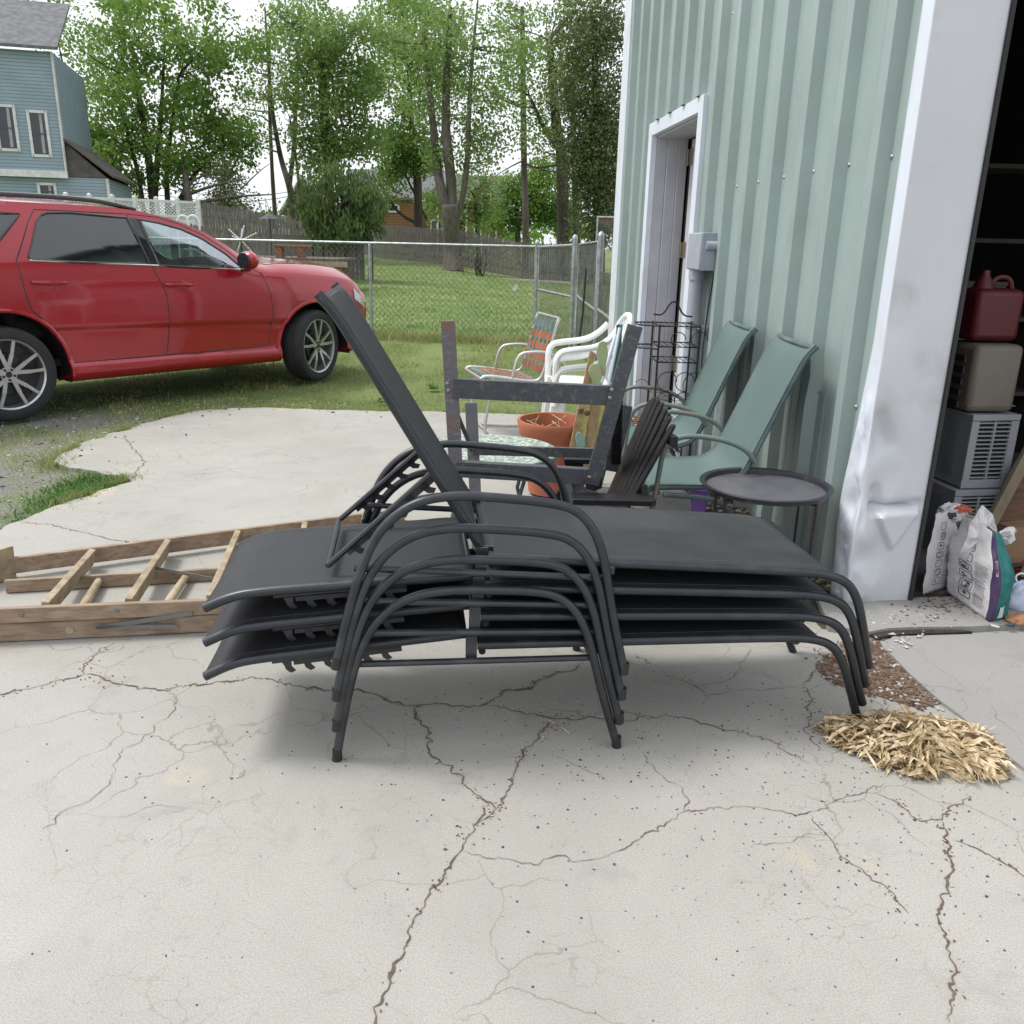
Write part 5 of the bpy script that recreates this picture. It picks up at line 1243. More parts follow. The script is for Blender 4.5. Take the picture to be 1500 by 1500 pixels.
# close nose and tail
for i,fl2 in((0,False),(len(xs)-1,True)):
    n0_=len(body.v); r=[V(xs[i],1-y,z) for y,z in SEC[i]]+[V(xs[i],1+y,z) for y,z in SEC[i][::-1]]
    body.v+=r; f=tuple(range(n0_,n0_+len(r))); body.f.append(f if fl2 else f[::-1]); body.m.append(0)
body.build('body',red_paint,car,ang=50)
# windscreen
def ws(u,v):
    x=1.53+u*1.11; P=section(x); yy=P[26][0]; k=(2*v-1); f=1-abs(k); z=P[26][1]+(P[-1][1]-P[26][1])*(1-(1-f)**2.2); return V(x,1+k*yy*1.0,z+.002)
tint=bpy.data.materials.new('clear_car_glass'); tint.use_nodes=True; N=tint.node_tree.nodes; L=tint.node_tree.links
gl=N.new('ShaderNodeBsdfGlossy'); gl.inputs['Roughness'].default_value=.02; gl.inputs['Color'].default_value=(.9,.95,1,1); tr=N.new('ShaderNodeBsdfTransparent'); tr.inputs[0].default_value=(.55,.70,.68,1); fz=N.new('ShaderNodeFresnel'); fz.inputs[0].default_value=1.55
mr=N.new('ShaderNodeMath'); mr.operation='MULTIPLY_ADD'; mr.inputs[1].default_value=.40; mr.inputs[2].default_value=.02; L.new(fz.outputs[0],mr.inputs[0])
mx=N.new('ShaderNodeMixShader'); L.new(mr.outputs[0],mx.inputs[0]); L.new(tr.outputs[0],mx.inputs[1]); L.new(gl.outputs[0],mx.inputs[2]); L.new(mx.outputs[0],N['Material Output'].inputs[0])
MB().grid(ws,16,24).build('windscreen',tint,car)
def onside(x,z,side,off=.004): y=ysurf(x,z)+off; return V(x,1-y if side==0 else 1+y,z)
def panel(poly,side,mt,name,parent,off=.003,infl=.012):
    cx=sum(p[0] for p in poly)/len(poly); cz=sum(p[1] for p in poly)/len(poly)
    P=[]
    n=len(poly)
    for i in range(n):
        a,b=poly[i],poly[(i+1)%n]; L_=math.hypot(b[0]-a[0],b[1]-a[1]); k=max(1,int(L_/.1))
        for q in range(k): P.append((a[0]+(b[0]-a[0])*q/k,a[1]+(b[1]-a[1])*q/k))
    P=[(x+(x-cx)/max(.2,math.hypot(x-cx,z-cz))*infl,z+(z-cz)/max(.1,math.hypot(x-cx,z-cz))*infl) for x,z in P]
    m=MB(); ring=[onside(x,z,side,off) for x,z in P]; ctr=onside(cx,cz,side,off)
    mid=[ctr.lerp(p,.5) for p in ring]
    for i,(x,z) in enumerate(P):
        mx_,mz=(x+cx)/2,(z+cz)/2; mid[i]=onside(mx_,mz,side,off)
    N_2=len(ring); m.add(ring+mid+[ctr],[(i,(i+1)%N_2,N_2+(i+1)%N_2,N_2+i) for i in range(N_2)]+[(N_2+i,N_2+(i+1)%N_2,2*N_2) for i in range(N_2)])
    if side==0: m.f=[f[::-1] for f in m.f]
    o=m.build(name,mt,parent,ang=60)
    m=MB(); m.tube([onside(x,z,side,.004) for x,z in P],.011,6,closed=True); m.build('window_seal',black_gloss,parent)
    return o
for side in(0,1):
    rd,fd=doors[('rear',side)],doors[('front',side)]
    panel(rwin,side,dark_glass,'window',rd); panel(fwin,side,tint,'window',fd); panel(qwin,side,dark_glass,'quarter_window',car)
    m=MB(); P=[(1.272,1.662),(1.30,1.52),(1.350,1.256),(1.485,1.243),(1.445,1.45),(1.42,1.650)]; m.add([onside(x,z,side,.006) for x,z in P],[(0,1,4,5),(1,2,3,4)]); m.build('pillar_cover',black_gloss,car,smooth=False)
    m=MB(); pts=[onside(x,lerp(x,zbelt)+.008,side,.004) for x in [.33+.0*0+ (2.36-.33)*k/24 for k in range(25)]]; m.tube(pts,.0095,6); m.build('belt_moulding',chrome,car)
    # seams
    m=MB()
    for poly,cl in((rdoor,True),(fdoor,True)):
        P=[]
        for i in range(len(poly)):
            a,b=poly[i],poly[(i+1)%len(poly)]; k=max(1,int(math.hypot(b[0]-a[0],b[1]-a[1])/.05)); P+=[(a[0]+(b[0]-a[0])*q/k,a[1]+(b[1]-a[1])*q/k) for q in range(k)]
        m.tube([onside(x,z,side,-.0015) for x,z in P],.0055,5,closed=True)
    m.tube([V(x,(1-y) if side==0 else (1+y),z+.001) for x,y,z in [(x,sm(y5,x)-.02,sm(z5,x)+.002) for x in [2.70+.05*k for k in range(12)]]],.005,5)
    m.build('panel_gap',black_plastic,car)
    for hx,nm,d in((.445,'r',rd),(1.62,'f',fd)):
        hz=lerp(hx,[(.4,1.118),(1.7,1.072)])
        m=MB(); p0,p1=onside(hx-.13,hz+.004,side,.024),onside(hx+.13,hz-.004,side,.024); s_=-1 if side==0 else 1
        pts=[onside(hx-.135,hz+.004,side,.0),onside(hx-.12,hz+.004,side,.026),onside(hx,hz,side,.034),onside(hx+.12,hz-.004,side,.026),onside(hx+.135,hz-.004,side,.0)]
        m.tube(smooth_path(pts,2),.0145,8); m.build('handle',red_paint,d)
        m=MB(); c_=onside(hx+.02,hz-.012,side,.002); m.lathe([(.052,.0),(.045,.003),(.0,.0035)],c_,20,Matrix.Rotation(PI/2 if side==0 else -PI/2,3,'X'),caps=False); m.build('handle_cup',red_paint,d)
    # arch lips
    for cx_,cz_,r in((.03,.385,.520),(3.20,.38,.490)):
        m=MB(); pts=[]
        for k in range(33):
            a=R(-12)+R(204)*k/32; x=cx_+r*math.cos(a); z=cz_+r*math.sin(a)
            if z<.27: z=.27
            pts.append(onside(x,z,side,.0))
        m.tube(pts,.021,8); m.build('wheel_arch',red_paint,car)
        m=MB(); ya,yb_=(.045,.42) if side==0 else (1.955,1.58); ring=[]
        for k in range(31):
            a=R(-13)+R(206)*k/30; ring.append((cx_+(r+.004)*math.cos(a),cz_+(r+.004)*math.sin(a)))
        nr=len(ring); m.add([V(x,ya,z) for x,z in ring]+[V(x,yb_,z) for x,z in ring],[(i,i+1,nr+i+1,nr+i) for i in range(nr-1)]+[tuple(range(nr,2*nr))])
        m.build('wheel_well',black_void,car)
    # mirror
    s_=-1 if side==0 else 1; yb=(0 if side==0 else 2)
    m=MB(); c_=V(2.30,yb+s_*.115,1.295)
    m.lathe([(.0,-.055),(.07,-.052),(.098,-.03),(.105,.0),(.098,.04),(.07,.075),(.03,.092),(.0,.094)],c_,24,Matrix.Rotation(PI/2,3,'Y')@Matrix.Diagonal((.85,1.15,1)),caps=False); m.build('mirror',red_paint,fd if True else car)
    m=MB(); m.lathe([(.0,-.058),(.085,-.058),(.09,-.05)],c_,24,Matrix.Rotation(PI/2,3,'Y')@Matrix.Diagonal((.85,1.15,1)),caps=False); m.beam(V(2.34,yb+s_*-.02,1.195),V(2.31,yb+s_*.09,1.215),.07,.035); m.build('mirror_base',black_gloss,fd)
    # lights
    m=MB(); m.grid(lambda u,v,side=side:onside(3.80+.22*u,lerp(3.80+.22*u,[(3.80,.99),(4.02,.84)])-.12*v*(1-.3*u),side,.006),8,6); m.build('headlight',mat('headlamp_lens',(.55,.57,.60),.1,.3,coat=1),car)
    m=MB(); m.grid(lambda u,v,side=side:onside(-1.12+.14*u,1.10+.10*v,side,.006),6,4); m.build('tail_light',mat('red_lamp',(.35,.01,.01),.1,coat=1),car)
    m=MB(); m.tube(smooth_path([V(x,yb-s_*(1-sm(y5,x)+.04),sm(z5,x)+o_) for x,o_ in((-.75,.02),(-.6,.045),(-.2,.055),(.4,.058),(.9,.055),(1.15,.045),(1.42,.012))],2),.021,8); m.build('roof_rail',black_gloss,car)
    m=MB(); m.tube([onside(x,.285,side,-.02) for x in (.58,1.6,2.66)],.02,6); m.build('rocker_underside',black_plastic,car)
# wheels
def wheel(x,side,steer,label=None):
    s_=-1 if side==0 else 1
    w=bpy.data.objects.new('wheel',None); w.empty_display_size=.1; COL.objects.link(w); w.parent=car; OFF[w.name]=V(0,0,0)
    w.location=(x,.125 if side==0 else 1.875,.388); w.rotation_euler=(0,0,steer+(0 if side==0 else PI))
    # local: outer face towards -y
    rot=Matrix.Rotation(PI/2,3,'X')   # z -> -y
    r0=.388
    m=MB(); m.lathe([(.285,-.115),(.345,-.130),(r0-.012,-.118),(r0,-.085),(r0,-.04),(r0-.006,-.038),(r0-.006,-.030),(r0,-.028),(r0,.028),(r0-.006,.03),(r0-.006,.038),(r0,.04),(r0,.085),(r0-.012,.112),(.345,.128),(.300,.120),(.290,.105)],(0,0,0),56,rot,caps=False)
    m.build('tyre',rubber,w)
    m=MB(); m.lathe([(.292,.102),(.296,.110),(.290,.116),(.276,.108),(.268,.08),(.262,-.10),(.285,-.115)],(0,0,0),56,rot,caps=False)
    for k in range(5):
        for dlt in(-.20,.20):
            a=k*2*PI/5+R(18); a1=a+dlt*.35; a2=a+dlt*1.25
            p=V(math.cos(a1)*.055,-.085,math.sin(a1)*.055); q=V(math.cos(a2)*.170,-.100,math.sin(a2)*.170); r_=V(math.cos(a2*1.0)*.278,-.103,math.sin(a2)*.278)
            m.beam(p,q,.032,.022,(0,-1,0)); m.beam(q,r_,.026,.020,(0,-1,0))
    m.lathe([(.068,.085),(.064,.100),(.0,.100)],(0,0,0),24,rot,caps=False)
    m.build('rim',alloy,w)
    m=MB(); m.lathe([(.262,.02),(.0,.02)],(0,0,0),32,rot,caps=False); m.build('inner_rim',alloy_dark,w)
    m=MB(); m.lathe([(.17,.045),(.165,.055),(.06,.055)],(0,0,0),32,rot,caps=False); m.build('brake_disc',alloy_dark,w)
    m=MB()
    for k in range(5):
        a=k*2*PI/5+R(54); m.lathe([(.011,.095),(.010,.112),(.0,.112)],V(math.cos(a)*.045,0,math.sin(a)*.045),8,rot,caps=False)
    m.lathe([(.026,.100),(.024,.104),(.0,.104)],(0,0,0),20,rot,caps=False); m.build('wheel_nuts',alloy_dark,w)
for x,side,st in((.03,0,0),(.03,1,0),(3.20,0,R(17)),(3.20,1,R(17))): wheel(x,side,st)
# cabin: floor, seats, dashboard, wheel
cab=mat('dark_cabin',(.025,.027,.03),.8); cab2=mat('grey_dashboard',(.06,.065,.07),.7)
m=MB(); m.box((.9,1,.42),(4.0,1.5,.06)); m.box((-.75,1,.9),(.5,1.5,.5)); m.build('cabin_floor',cab,car)
for x in(1.45,.35):
    for y in(.58,1.42):
        m=MB(); m.box((x+.15,y,.72),(.5,.5,.18)); m.beam(V(x-.08,y,.72),V(x-.28,y,1.32),.48,.13,(1,0,0)); m.beam(V(x-.30,y,1.36),V(x-.33,y,1.53),.26,.09,(1,0,0)); m.build('seat',cab,car,bevel=.04)
m=MB(); m.box((2.42,1,1.02),(.55,1.6,.30)); m.build('dashboard',cab2,car,bevel=.06)
m=MB(); c_=V(2.02,1.42,1.13); rr_=Matrix.Rotation(R(-62),3,'Y'); m.tube([c_+rr_@V(.18*math.cos(g),.18*math.sin(g),0) for g in [k*PI/12 for k in range(24)]],.014,8,closed=True); m.tube([c_,c_+V(.3,0,-.1)],.03,8)
for g in(0,2.1,4.2): m.tube([c_,c_+rr_@V(.18*math.cos(g),.18*math.sin(g),0)],.012,6)
m.build('steering_wheel',cab,car)

# ================= CHAIN LINK FENCE AND GATE =================
def mesh_panel(m,a,b,z0,z1,pitch=.095,r=.0034,both=True,sq=1.0):
    a=Vector(a); b=Vector(b); L_=(b-a).length; d=(b-a).normalized(); h=z1-z0
    for sgn in(1,-1):
        k=-h*sq
        while k<L_+ (h*sq if sgn<0 else 0):
            # line s = k + sgn * t*sq , t in 0..h
            s0=k if sgn>0 else k; pts=[]
            t0,t1=0,h
            if sgn>0:
                t0=max(0,-k/sq); t1=min(h,(L_-k)/sq); f=lambda t:k+t*sq
            else:
                kk=k+h*sq if k<0 else k; f=lambda t:k-t*sq; t0=max(0,(k-L_)/sq); t1=min(h,k/sq)
            if t1>t0+.01:
                p=a+d*f(t0)+V(0,0,z0+t0); q=a+d*f(t1)+V(0,0,z0+t1); m.tube([p,q],r,3,caps=False)
            k+=pitch
def fz(x,y): return GZ0+gz(x,y)
g0=V(.30,13.824,0); dirf=(V(-2.394,14.415,0)-g0).normalized()
t=thing('chain_link_fence','grey chain link fence with a tube top rail across the lawn behind the car','fence',g0+dirf*5)
end=g0+dirf*12.5; m=MB()
mesh_panel(m,g0,end,0.0,1.47); m.build('wire_mesh',wire_m,t,smooth=False)
m=MB(); m.tube([g0+V(0,0,1.475),end+V(0,0,1.475)],.021,10); m.build('top_rail',galv,t)
for k in range(0,5):
    p=g0+dirf*(2.757*k); r=.038 if k==0 else .028; m=MB(); m.tube([p+V(0,0,-.05),p+V(0,0,1.44 if k else 1.53)],r,12)
    m.lathe([(r+.004,0),(r*.9,.03),(r*.4,.05),(0,.055)],p+V(0,0,1.43 if k else 1.53),12,caps=False); 
    m.build('post',galv,t)
m=MB(); 
for k in range(9): p=g0+dirf*(.35+1.4*k); m.box(p+V(0,0,1.49),(.012,.02,.03))
m.tube([g0+V(-.0,-.0,.0),g0],.001,3) if False else None
m.build('wire_tie',wire_m,t,smooth=False)
g1=PY(836,505,12.6); g1=V(g1.x,12.6,0)
t=thing('short_fence','short chain link panel between two capped posts, angled towards the barn','fence',(g0+g1)/2)
m=MB(); mesh_panel(m,g0+V(.05,-.06,0),g1+V(-.03,.05,0),.0,1.46,.06); m.build('wire_mesh',wire_m,t,smooth=False)
m=MB(); m.tube([g0+V(0,0,1.47),g1+V(0,0,1.51)],.021,10); m.build('rail',galv,t); MB().tube([g0+V(.02,0,.84),g1+V(0,0,.80)],.019,10).build('rail',galv,t)
m=MB(); m.tube([g1+V(0,0,-.05),g1+V(0,0,1.60)],.036,12); m.lathe([(.042,0),(.034,.03),(.015,.05),(0,.055)],g1+V(0,0,1.60),12,caps=False); m.build('post',galv,t)
g2=PY(872,520,11.4); g2=V(g2.x,11.4,0); 
t=thing('chain_link_gate','chain link gate leaf with a bent black rod, standing ajar beside the white resin chairs','gate',(g1+g2)/2)
q0=g1+V(.06,-.05,0); q1=g2+V(-.02,.06,0)
m=MB(); m.tube([q0+V(0,0,.06),q0+V(0,0,1.52),q1+V(0,0,1.56),q1+V(0,0,.06)],.021,10,closed=True); m.tube([q0+V(0,0,.82),q1+V(0,0,.70)],.018,8); m.build('gate_frame',galv,t)
m=MB(); mesh_panel(m,q0,q1,.06,1.54,.045); m.build('wire_mesh',wire_m,t,smooth=False)
m=MB(); c0=q0.lerp(q1,.42); m.tube([c0+V(0,-.03,1.22),c0+V(-.02,-.04,.6),c0+V(-.06,-.03,.15)],.014,8); m.build('latch_rod',black_plastic,t)
for z in(.3,1.25): MB().box(q0+V(-.04,0,z),(.07,.04,.04)).build('gate_hinge',galv,t)
t=thing('gate_post','capped galvanised gate post between the gate and the barn corner','post',g2)
m=MB(); m.tube([g2+V(0,0,-.05),g2+V(0,0,1.63)],.040,12); m.build('post_shaft',galv,t); m=MB(); m.lathe([(.046,0),(.036,.03),(.015,.05),(0,.055)],g2+V(0,0,1.63),12,caps=False); m.build('post_cap',galv,t)
g3=PY(899,520,10.1); g3=V(g3.x,10.1,0)
t=thing('fence_return','last chain link bay with a thick post hard against the barn corner','fence',g3)
m=MB(); m.tube([g3+V(0,0,-.05),g3+V(0,0,1.47)],.042,12); m.lathe([(.048,0),(.038,.03),(.015,.05),(0,.055)],g3+V(0,0,1.47),12,caps=False); m.build('post',galv,t)
m=MB(); m.tube([g2+V(0,0,.72),g3+V(0,0,.66)],.019,8); m.build('rail',galv,t)
m=MB(); mesh_panel(m,g2,g3,0,1.2,.06); m.build('wire_mesh',wire_m,t,smooth=False)
t=thing('dog_run','taller chain link dog run panel with a rusty top edge behind the barn corner','dog run',(1.9,16,0))
k0,k1=V(1.40,16.0,0),V(3.4,16.2,0)
m=MB(); mesh_panel(m,k0,k1,0,1.96,.05,.0035); m.build('wire_mesh',wire_m,t,smooth=False)
m=MB(); m.tube([k0,k0+V(0,0,2.0),k1+V(0,0,2.0),k1],.022,8); m.build('tube_frame',galv,t)
m=MB(); m.box((2.4,16.08,1.93),(2.0,.05,.10)); m.build('rusty_band',mat('rust_band',(.30,.17,.12),.8,var=.3,scale=20),t)

# ================= WOODEN FENCES =================
def picket(label,a,b,h,pw=.115,gap=.045,name='picket_fence',ztop=None,ns=None,railz=(.35,1.4),skip=None):
    a=Vector((*a,0)); b=Vector((*b,0)); L_=(b-a).length; d=(b-a)/L_; nrm=V(d.y,-d.x,0)
    t=thing(name,label,'fence',(a+b)/2)
    m=MB(); n=int(L_/(pw+gap))
    for i in range(n):
        p=a+d*(i+.5)*(pw+gap); z=GZ0+gz(p.x,p.y); hh=h(p) if callable(h) else h; hh+=rnd.uniform(-.025,.025)
        th=rnd.gauss(0,.02); q=[p-d*pw/2,p+d*pw/2]; tt=d*th*.2
        m.prism([q[0]+V(0,0,z),q[1]+V(0,0,z),q[1]+tt+V(0,0,z+hh-.04),q[1]-d*.03+tt+V(0,0,z+hh),q[0]+d*.03+tt+V(0,0,z+hh),q[0]+tt+V(0,0,z+hh-.04)],nrm*-.018)
    m.build('pickets',cedar,t,smooth=False)
    m=MB(); k=0
    nb=max(1,int(L_/2.4))
    for j in range(nb):
        p=a+d*L_*j/nb; q=a+d*L_*(j+1)/nb
        for rz in railz: m.beam(p+nrm*.04+V(0,0,GZ0+gz(p.x,p.y)+rz),q+nrm*.04+V(0,0,GZ0+gz(q.x,q.y)+rz),.04,.09)
    m.build('rails',cedar,t,smooth=False)
    for j in range(nb+1):
        p=a+d*L_*j/nb; m=MB(); z=GZ0+gz(p.x,p.y); hh=h(p) if callable(h) else h; m.box(p+nrm*.07+V(0,0,z+hh/2+.04),(.10,.10,hh+.08)); m.build('post',cedar,t,smooth=False)
    return t
picket('long grey picket fence behind the lawn, running past the triple trunked tree',(3.4,37.2),(-9.2,53.5),lambda p: 1.60+.10*max(0,-p.x)*.35)
picket('tall dark board fence behind the dock and its reddish bench, up to the weeping evergreen',(-7.2,40.0),(-15.2,40.5),lambda p:lerp(p.x,[(-15,1.95),(-7,1.8)]),.12,.02)
picket('lower dark board fence in front of the tall one, behind the white spiky ornament',(-5.4,31.0),(-11.8,30.4),lambda p:lerp(p.x,[(-11.8,1.55),(-5.4,1.35)]),.12,.015,railz=(.2,1.0,1.38))
# white vinyl fence with lattice
t=thing('vinyl_fence','white vinyl fence with a lattice top between the blue house and the dark board fence','fence',(-13,33,0))
p0,p1=PY(122,288,31),PY(290,297,33.5); p0=V(p0.x-.6,p0.y,0); p1=V(p1.x,p1.y,0); zt=[PY(130,289,31).z,PY(290,297,33.5).z]; L_=(p1-p0).length; d=(p1-p0)/L_
nb=6
for j in range(nb+1):
    p=p0+d*L_*j/nb; z=zt[0]+(zt[1]-zt[0])*j/nb; m=MB(); m.box(p+V(0,0,z/2+.05),(.13,.13,z+.10)); m.lathe([(.085,z+.10),(.085,z+.12),(0,z+.16)],p,4,Matrix.Rotation(R(45),3,'Z')); m.build('post',vinyl,t,smooth=False)
m=MB(); m2=MB(); m3=MB(); m4=MB()
for j in range(nb):
    a=p0+d*L_*j/nb; b=p0+d*L_*(j+1)/nb; za_=zt[0]+(zt[1]-zt[0])*j/nb; zb_=zt[0]+(zt[1]-zt[0])*(j+1)/nb
    m.beam(a+V(0,0,za_),b+V(0,0,zb_),.06,.09); m4.beam(a+V(0,0,za_-.50),b+V(0,0,zb_-.50),.06,.09)
    m2.prism([a+V(0,0,.2),b+V(0,0,.2),b+V(0,0,zb_-.5),a+V(0,0,za_-.5)],V(-d.y,d.x,0)*.03)
    l_=(b-a).length; h_=.45
    for sg in(1,-1):
        k=-h_
        while k<l_+h_:
            if sg>0: t0,t1=max(0,-k),min(h_,l_-k); f=lambda t:k+t
            else: t0,t1=max(0,k-l_),min(h_,k); f=lambda t:k-t
            if t1>t0+.02: m3.beam(a+d*f(t0)+V(0,0,za_-.5+t0),a+d*f(t1)+V(0,0,za_-.5+t1),.012,.035)
            k+=.115
m.build('top_rail',vinyl,t,smooth=False); m4.build('middle_rail',vinyl,t,smooth=False); m2.build('panel',vinyl,t,smooth=False); m3.build('lattice',vinyl,t,smooth=False)
# pool ladder hoops
t=thing('pool_ladder','pair of white hoops of a pool ladder rising in front of the vinyl fence','pool ladder',(-8.8,24,0))
for px in(268,283):
    b=PY(px,326,24); m=MB(); r=.16; m.tube([V(b.x-r,24,.5)]+[V(b.x-r*math.cos(g),24,b.z-.02+.2*math.sin(g)) for g in [k*PI/10 for k in range(11)]]+[V(b.x+r,24,.5)],.028,8); m.build('hoop',white_m,t)
m=MB()
for z in(.6,.9,1.2): m.tube([(-9.0,24,z),(-8.55,24,z)],.02,6)
m.build('rung',white_m,t)
t=thing('spiky_ornament','white spiky garden ornament standing behind the windscreen of the red car','garden ornament',(-6.0,19,0))
c_=PY(353,352,19)
for k,(dx,dz,l) in enumerate([(-1,.9,.34),(-.55,.3,.2),(.35,1,.34),(.9,.45,.38),(.6,-.6,.36),(-.3,-.9,.3),(.1,.5,.25),(1,-.1,.22)]):
    dv=V(dx,rnd.uniform(-.4,.4),dz).normalized(); m=MB()
    n=7
    for i in range(n): m.tube([c_+dv*l*(i/n),c_+dv*l*((i+.72)/n)],[.018,.011],6)
    m.build('spike',white_pl,t)
m=MB(); m.tube([V(c_.x,19,0),c_],.02,8); m.build('stake',iron,t)
# dock-like deck with bench
reddish=mat('reddish_deck_stain',(.26,.10,.06),.8,var=.2,scale=4); deckw=mat('brown_deck_boards',(.12,.085,.065),.85,var=.25,scale=3,stretch=(1,8,1))
t=thing('garden_deck','low brown wooden deck seen above the car bonnet','deck',(-6,24,0))
m=MB(); m.box((-6.35,25,1.0),(3.1,3.0,.06)); m.build('deck_top',deckw,t)
m=MB(); m.box((-6.0,23.47,.90),(3.0,.05,.14)); m.build('fascia',mat('pale_fascia',(.34,.28,.22),.8),t)
m=MB()
for k in range(22): m.box((-7.5+.145*k,23.52,.52),(.12,.03,.62))
m.build('skirting',deckw,t)
for k in range(4): m=MB(); m.box((-7.6+.95*k,23.6,.45),(.1,.1,.9)); m.build('post',deckw,t)
t=thing('deck_bench','reddish brown planked bench standing on the wooden deck','bench',(-6.0,24,1.03))
m=MB(); m.box((-6.05,24,1.34),(.95,.4,.05)); m.build('seat',reddish,t,bevel=.01)
for x in(-6.4,-5.82): m=MB(); m.box((x,24,1.17),(.16,.34,.29)); m.build('leg',reddish,t,bevel=.01)
t=thing('patio_umbrella','tiny closed grey patio umbrella in front of the dark board fence','umbrella',(-7.7,28,0))
c_=PY(395,318,28); m=MB(); m.lathe([(.36,-.06),(.20,.02),(.03,.12),(0,.14)],c_,8,caps=False); m.build('canopy',mat('grey_canvas',(.07,.07,.08),.8),t,smooth=False); m=MB(); m.tube([V(c_.x,28,.4),c_],.02,6); m.build('pole',iron,t)
m=MB(); p=PY(754,414,30); m.add([V(p.x-.10,30,.0),V(p.x+.06,30,.02),V(p.x+.10,30.05,.22),V(p.x-.02,30,.15),V(p.x,30.06,.0)],[(0,1,2,3),(3,2,4),(0,3,4),(1,4,2)]); tag(m.build('paper_scrap',white_pl,loc=(p.x,30,0),smooth=False),'white scrap on the lawn near the foot of the picket fence','scrap')
m=MB(); m.beam(V(-1.2,38.6,.06),V(2.3,35.8,.06),.12,.10); tag(m.build('timber_edging',mat('pale_edging',(.42,.38,.32),.8),loc=(0,37,0),bevel=.01),'pale timber edging along the foot of the picket fence','edging')

# ================= HOUSES =================
t=thing('blue_house','two storey blue clapboard house with white framed windows','house',(-20,38,0))
w0=V(-30,33.3,0); w1=PY(96,240,36.5); w1=V(w1.x,36.5,0)
zj=3.72
def hw(m,a,b,z0,z1,d_=6,thick=None):
    dd=(b-a).normalized(); nn=V(-dd.y,dd.x,0); m.prism([a+V(0,0,z0),b+V(0,0,z0),b+nn*d_+V(0,0,z0),a+nn*d_+V(0,0,z0)],(0,0,z1-z0)); return dd,nn
m=MB(); dd,nn=hw(m,w0,w1,zj+.15,8.2); m.build('upper_wall',blue_sid,t,smooth=False)
w2=w1+dd*1.45; 
m=MB(); hw(m,w0+nn*.18,w2+nn*.18,.2,zj-.02); m.build('lower_wall',blue_sid,t,smooth=False)
m=MB(); m.beam(w0-nn*.03+V(0,0,zj+.06),w1-nn*.03+dd*.04+V(0,0,zj+.06),.16,.26); m.beam(w1-nn*.02+V(0,0,zj+.2),w1-nn*.02+V(0,0,8.2),.12,.05,(1,0,0)); m.beam(w2+nn*.17+V(0,0,.2),w2+nn*.17+V(0,0,zj-.02),.12,.08,(1,0,0)); m.build('white_trim',vinyl,t,smooth=False)
m=MB(); q=[w1+nn*.0+dd*.02+V(0,0,zj+1.35),w2+dd*.25+nn*.0+V(0,0,zj+.02),w2+dd*.25+nn*6+V(0,0,zj+.02),w1+dd*.02+nn*6+V(0,0,zj+1.35)]; m.prism(q,(0,0,.10)); m.prism([w1+dd*.03+nn*.2+V(0,0,zj),w2+nn*.2+V(0,0,zj),w1+dd*.03+nn*.2+V(0,0,zj+1.3)],nn*5.5); m.build('side_roof',roof_b,t,smooth=False)
m=MB(); q=[w0-nn*.4+V(0,0,8.2),w1-nn*.4+dd*.3+V(0,0,8.2),w1+nn*3+dd*.3+V(0,0,10.4),w0+nn*3+V(0,0,10.4)]; m.prism(q,(0,0,.12)); m.build('roof',roof_m,t,smooth=False)
def window_px(pa,pb,zlo,zhi,wall0,off=.0):
    # positions along the wall given by pixel columns
    def along(px,py):
        r=ray(px,py); a=wall0; n_=nn; tt=(a.x*n_.x+a.y*n_.y)/(r.x*n_.x+r.y*n_.y); return V(r.x*tt,r.y*tt,H+r.z*tt)
    A_,B_=along(*pa),along(*pb); A2,B2=V(A_.x,A_.y,0),V(B_.x,B_.y,0)
    m=MB()
    for a,b in((A2+V(0,0,zlo),B2+V(0,0,zlo)),(A2+V(0,0,zhi),B2+V(0,0,zhi))): m.beam(a-nn*.03,b-nn*.03,.06,.10)
    for a in(A2,B2): m.beam(a-nn*.03+V(0,0,zlo-.05),a-nn*.03+V(0,0,zhi+.05),.10,.06,nn)
    o=m.build('window',vinyl,t,smooth=False)
    m=MB(); m.prism([A2-nn*.012+V(0,0,zlo),B2-nn*.012+V(0,0,zlo),B2-nn*.012+V(0,0,zhi),A2-nn*.012+V(0,0,zhi)],nn*.01); m.build('pane',win_dark,o,smooth=False)
    m=MB(); m.beam(A2-nn*.028+V(0,0,(zlo+zhi)/2),B2-nn*.028+V(0,0,(zlo+zhi)/2),.04,.04); m.build('sash_bar',win_dark,o,smooth=False)
    m=MB(); m.prism([A2.lerp(B2,.55)-nn*.018+V(0,0,zlo+.1),A2.lerp(B2,.72)-nn*.018+V(0,0,zlo+.1),A2.lerp(B2,.75)-nn*.018+V(0,0,zhi),A2.lerp(B2,.6)-nn*.018+V(0,0,zhi)],nn*.004); m.build('curtain',curtain,o,smooth=False)
    return o
window_px((1,220),(29,222),4.62,6.2,w1); window_px((49,226),(75,228),4.45,6.05,w1); window_px((56,268),(80,268),2.85,3.42,w1+nn*.18)
# cabin with brown log siding behind the fence
t=thing('log_cabin','long brown log sided cabin with grey shingled roofs behind the picket fence','house',(-9,75,0))
CY=72.
def X_(px,Y=CY,py=320): return PY(px,py,Y).x
gzc=1.0
m=MB(); m.box(((X_(520)+X_(612))/2,CY+3,2.6),(X_(612)-X_(520),6,4.4)); m.build('log_wall',log_sid,t,smooth=False)
m=MB(); m.prism([(X_(500),CY-.4,4.7),(X_(655),CY-.4,4.7),(X_(655),CY+3.2,7.0),(X_(500),CY+3.2,7.0)],(0,0,.15)); m.build('roof',roof_m,t,smooth=False)
m=MB(); a_,b_=X_(628),X_(668); m.prism([(a_,CY-1,.5),(b_,CY-1,.5),(b_,CY-1,4.4),((a_+b_)/2,CY-1,6.0),(a_,CY-1,4.4)],(0,6,0)); m.build('gable_wing',log_sid,t,smooth=False)
m=MB()
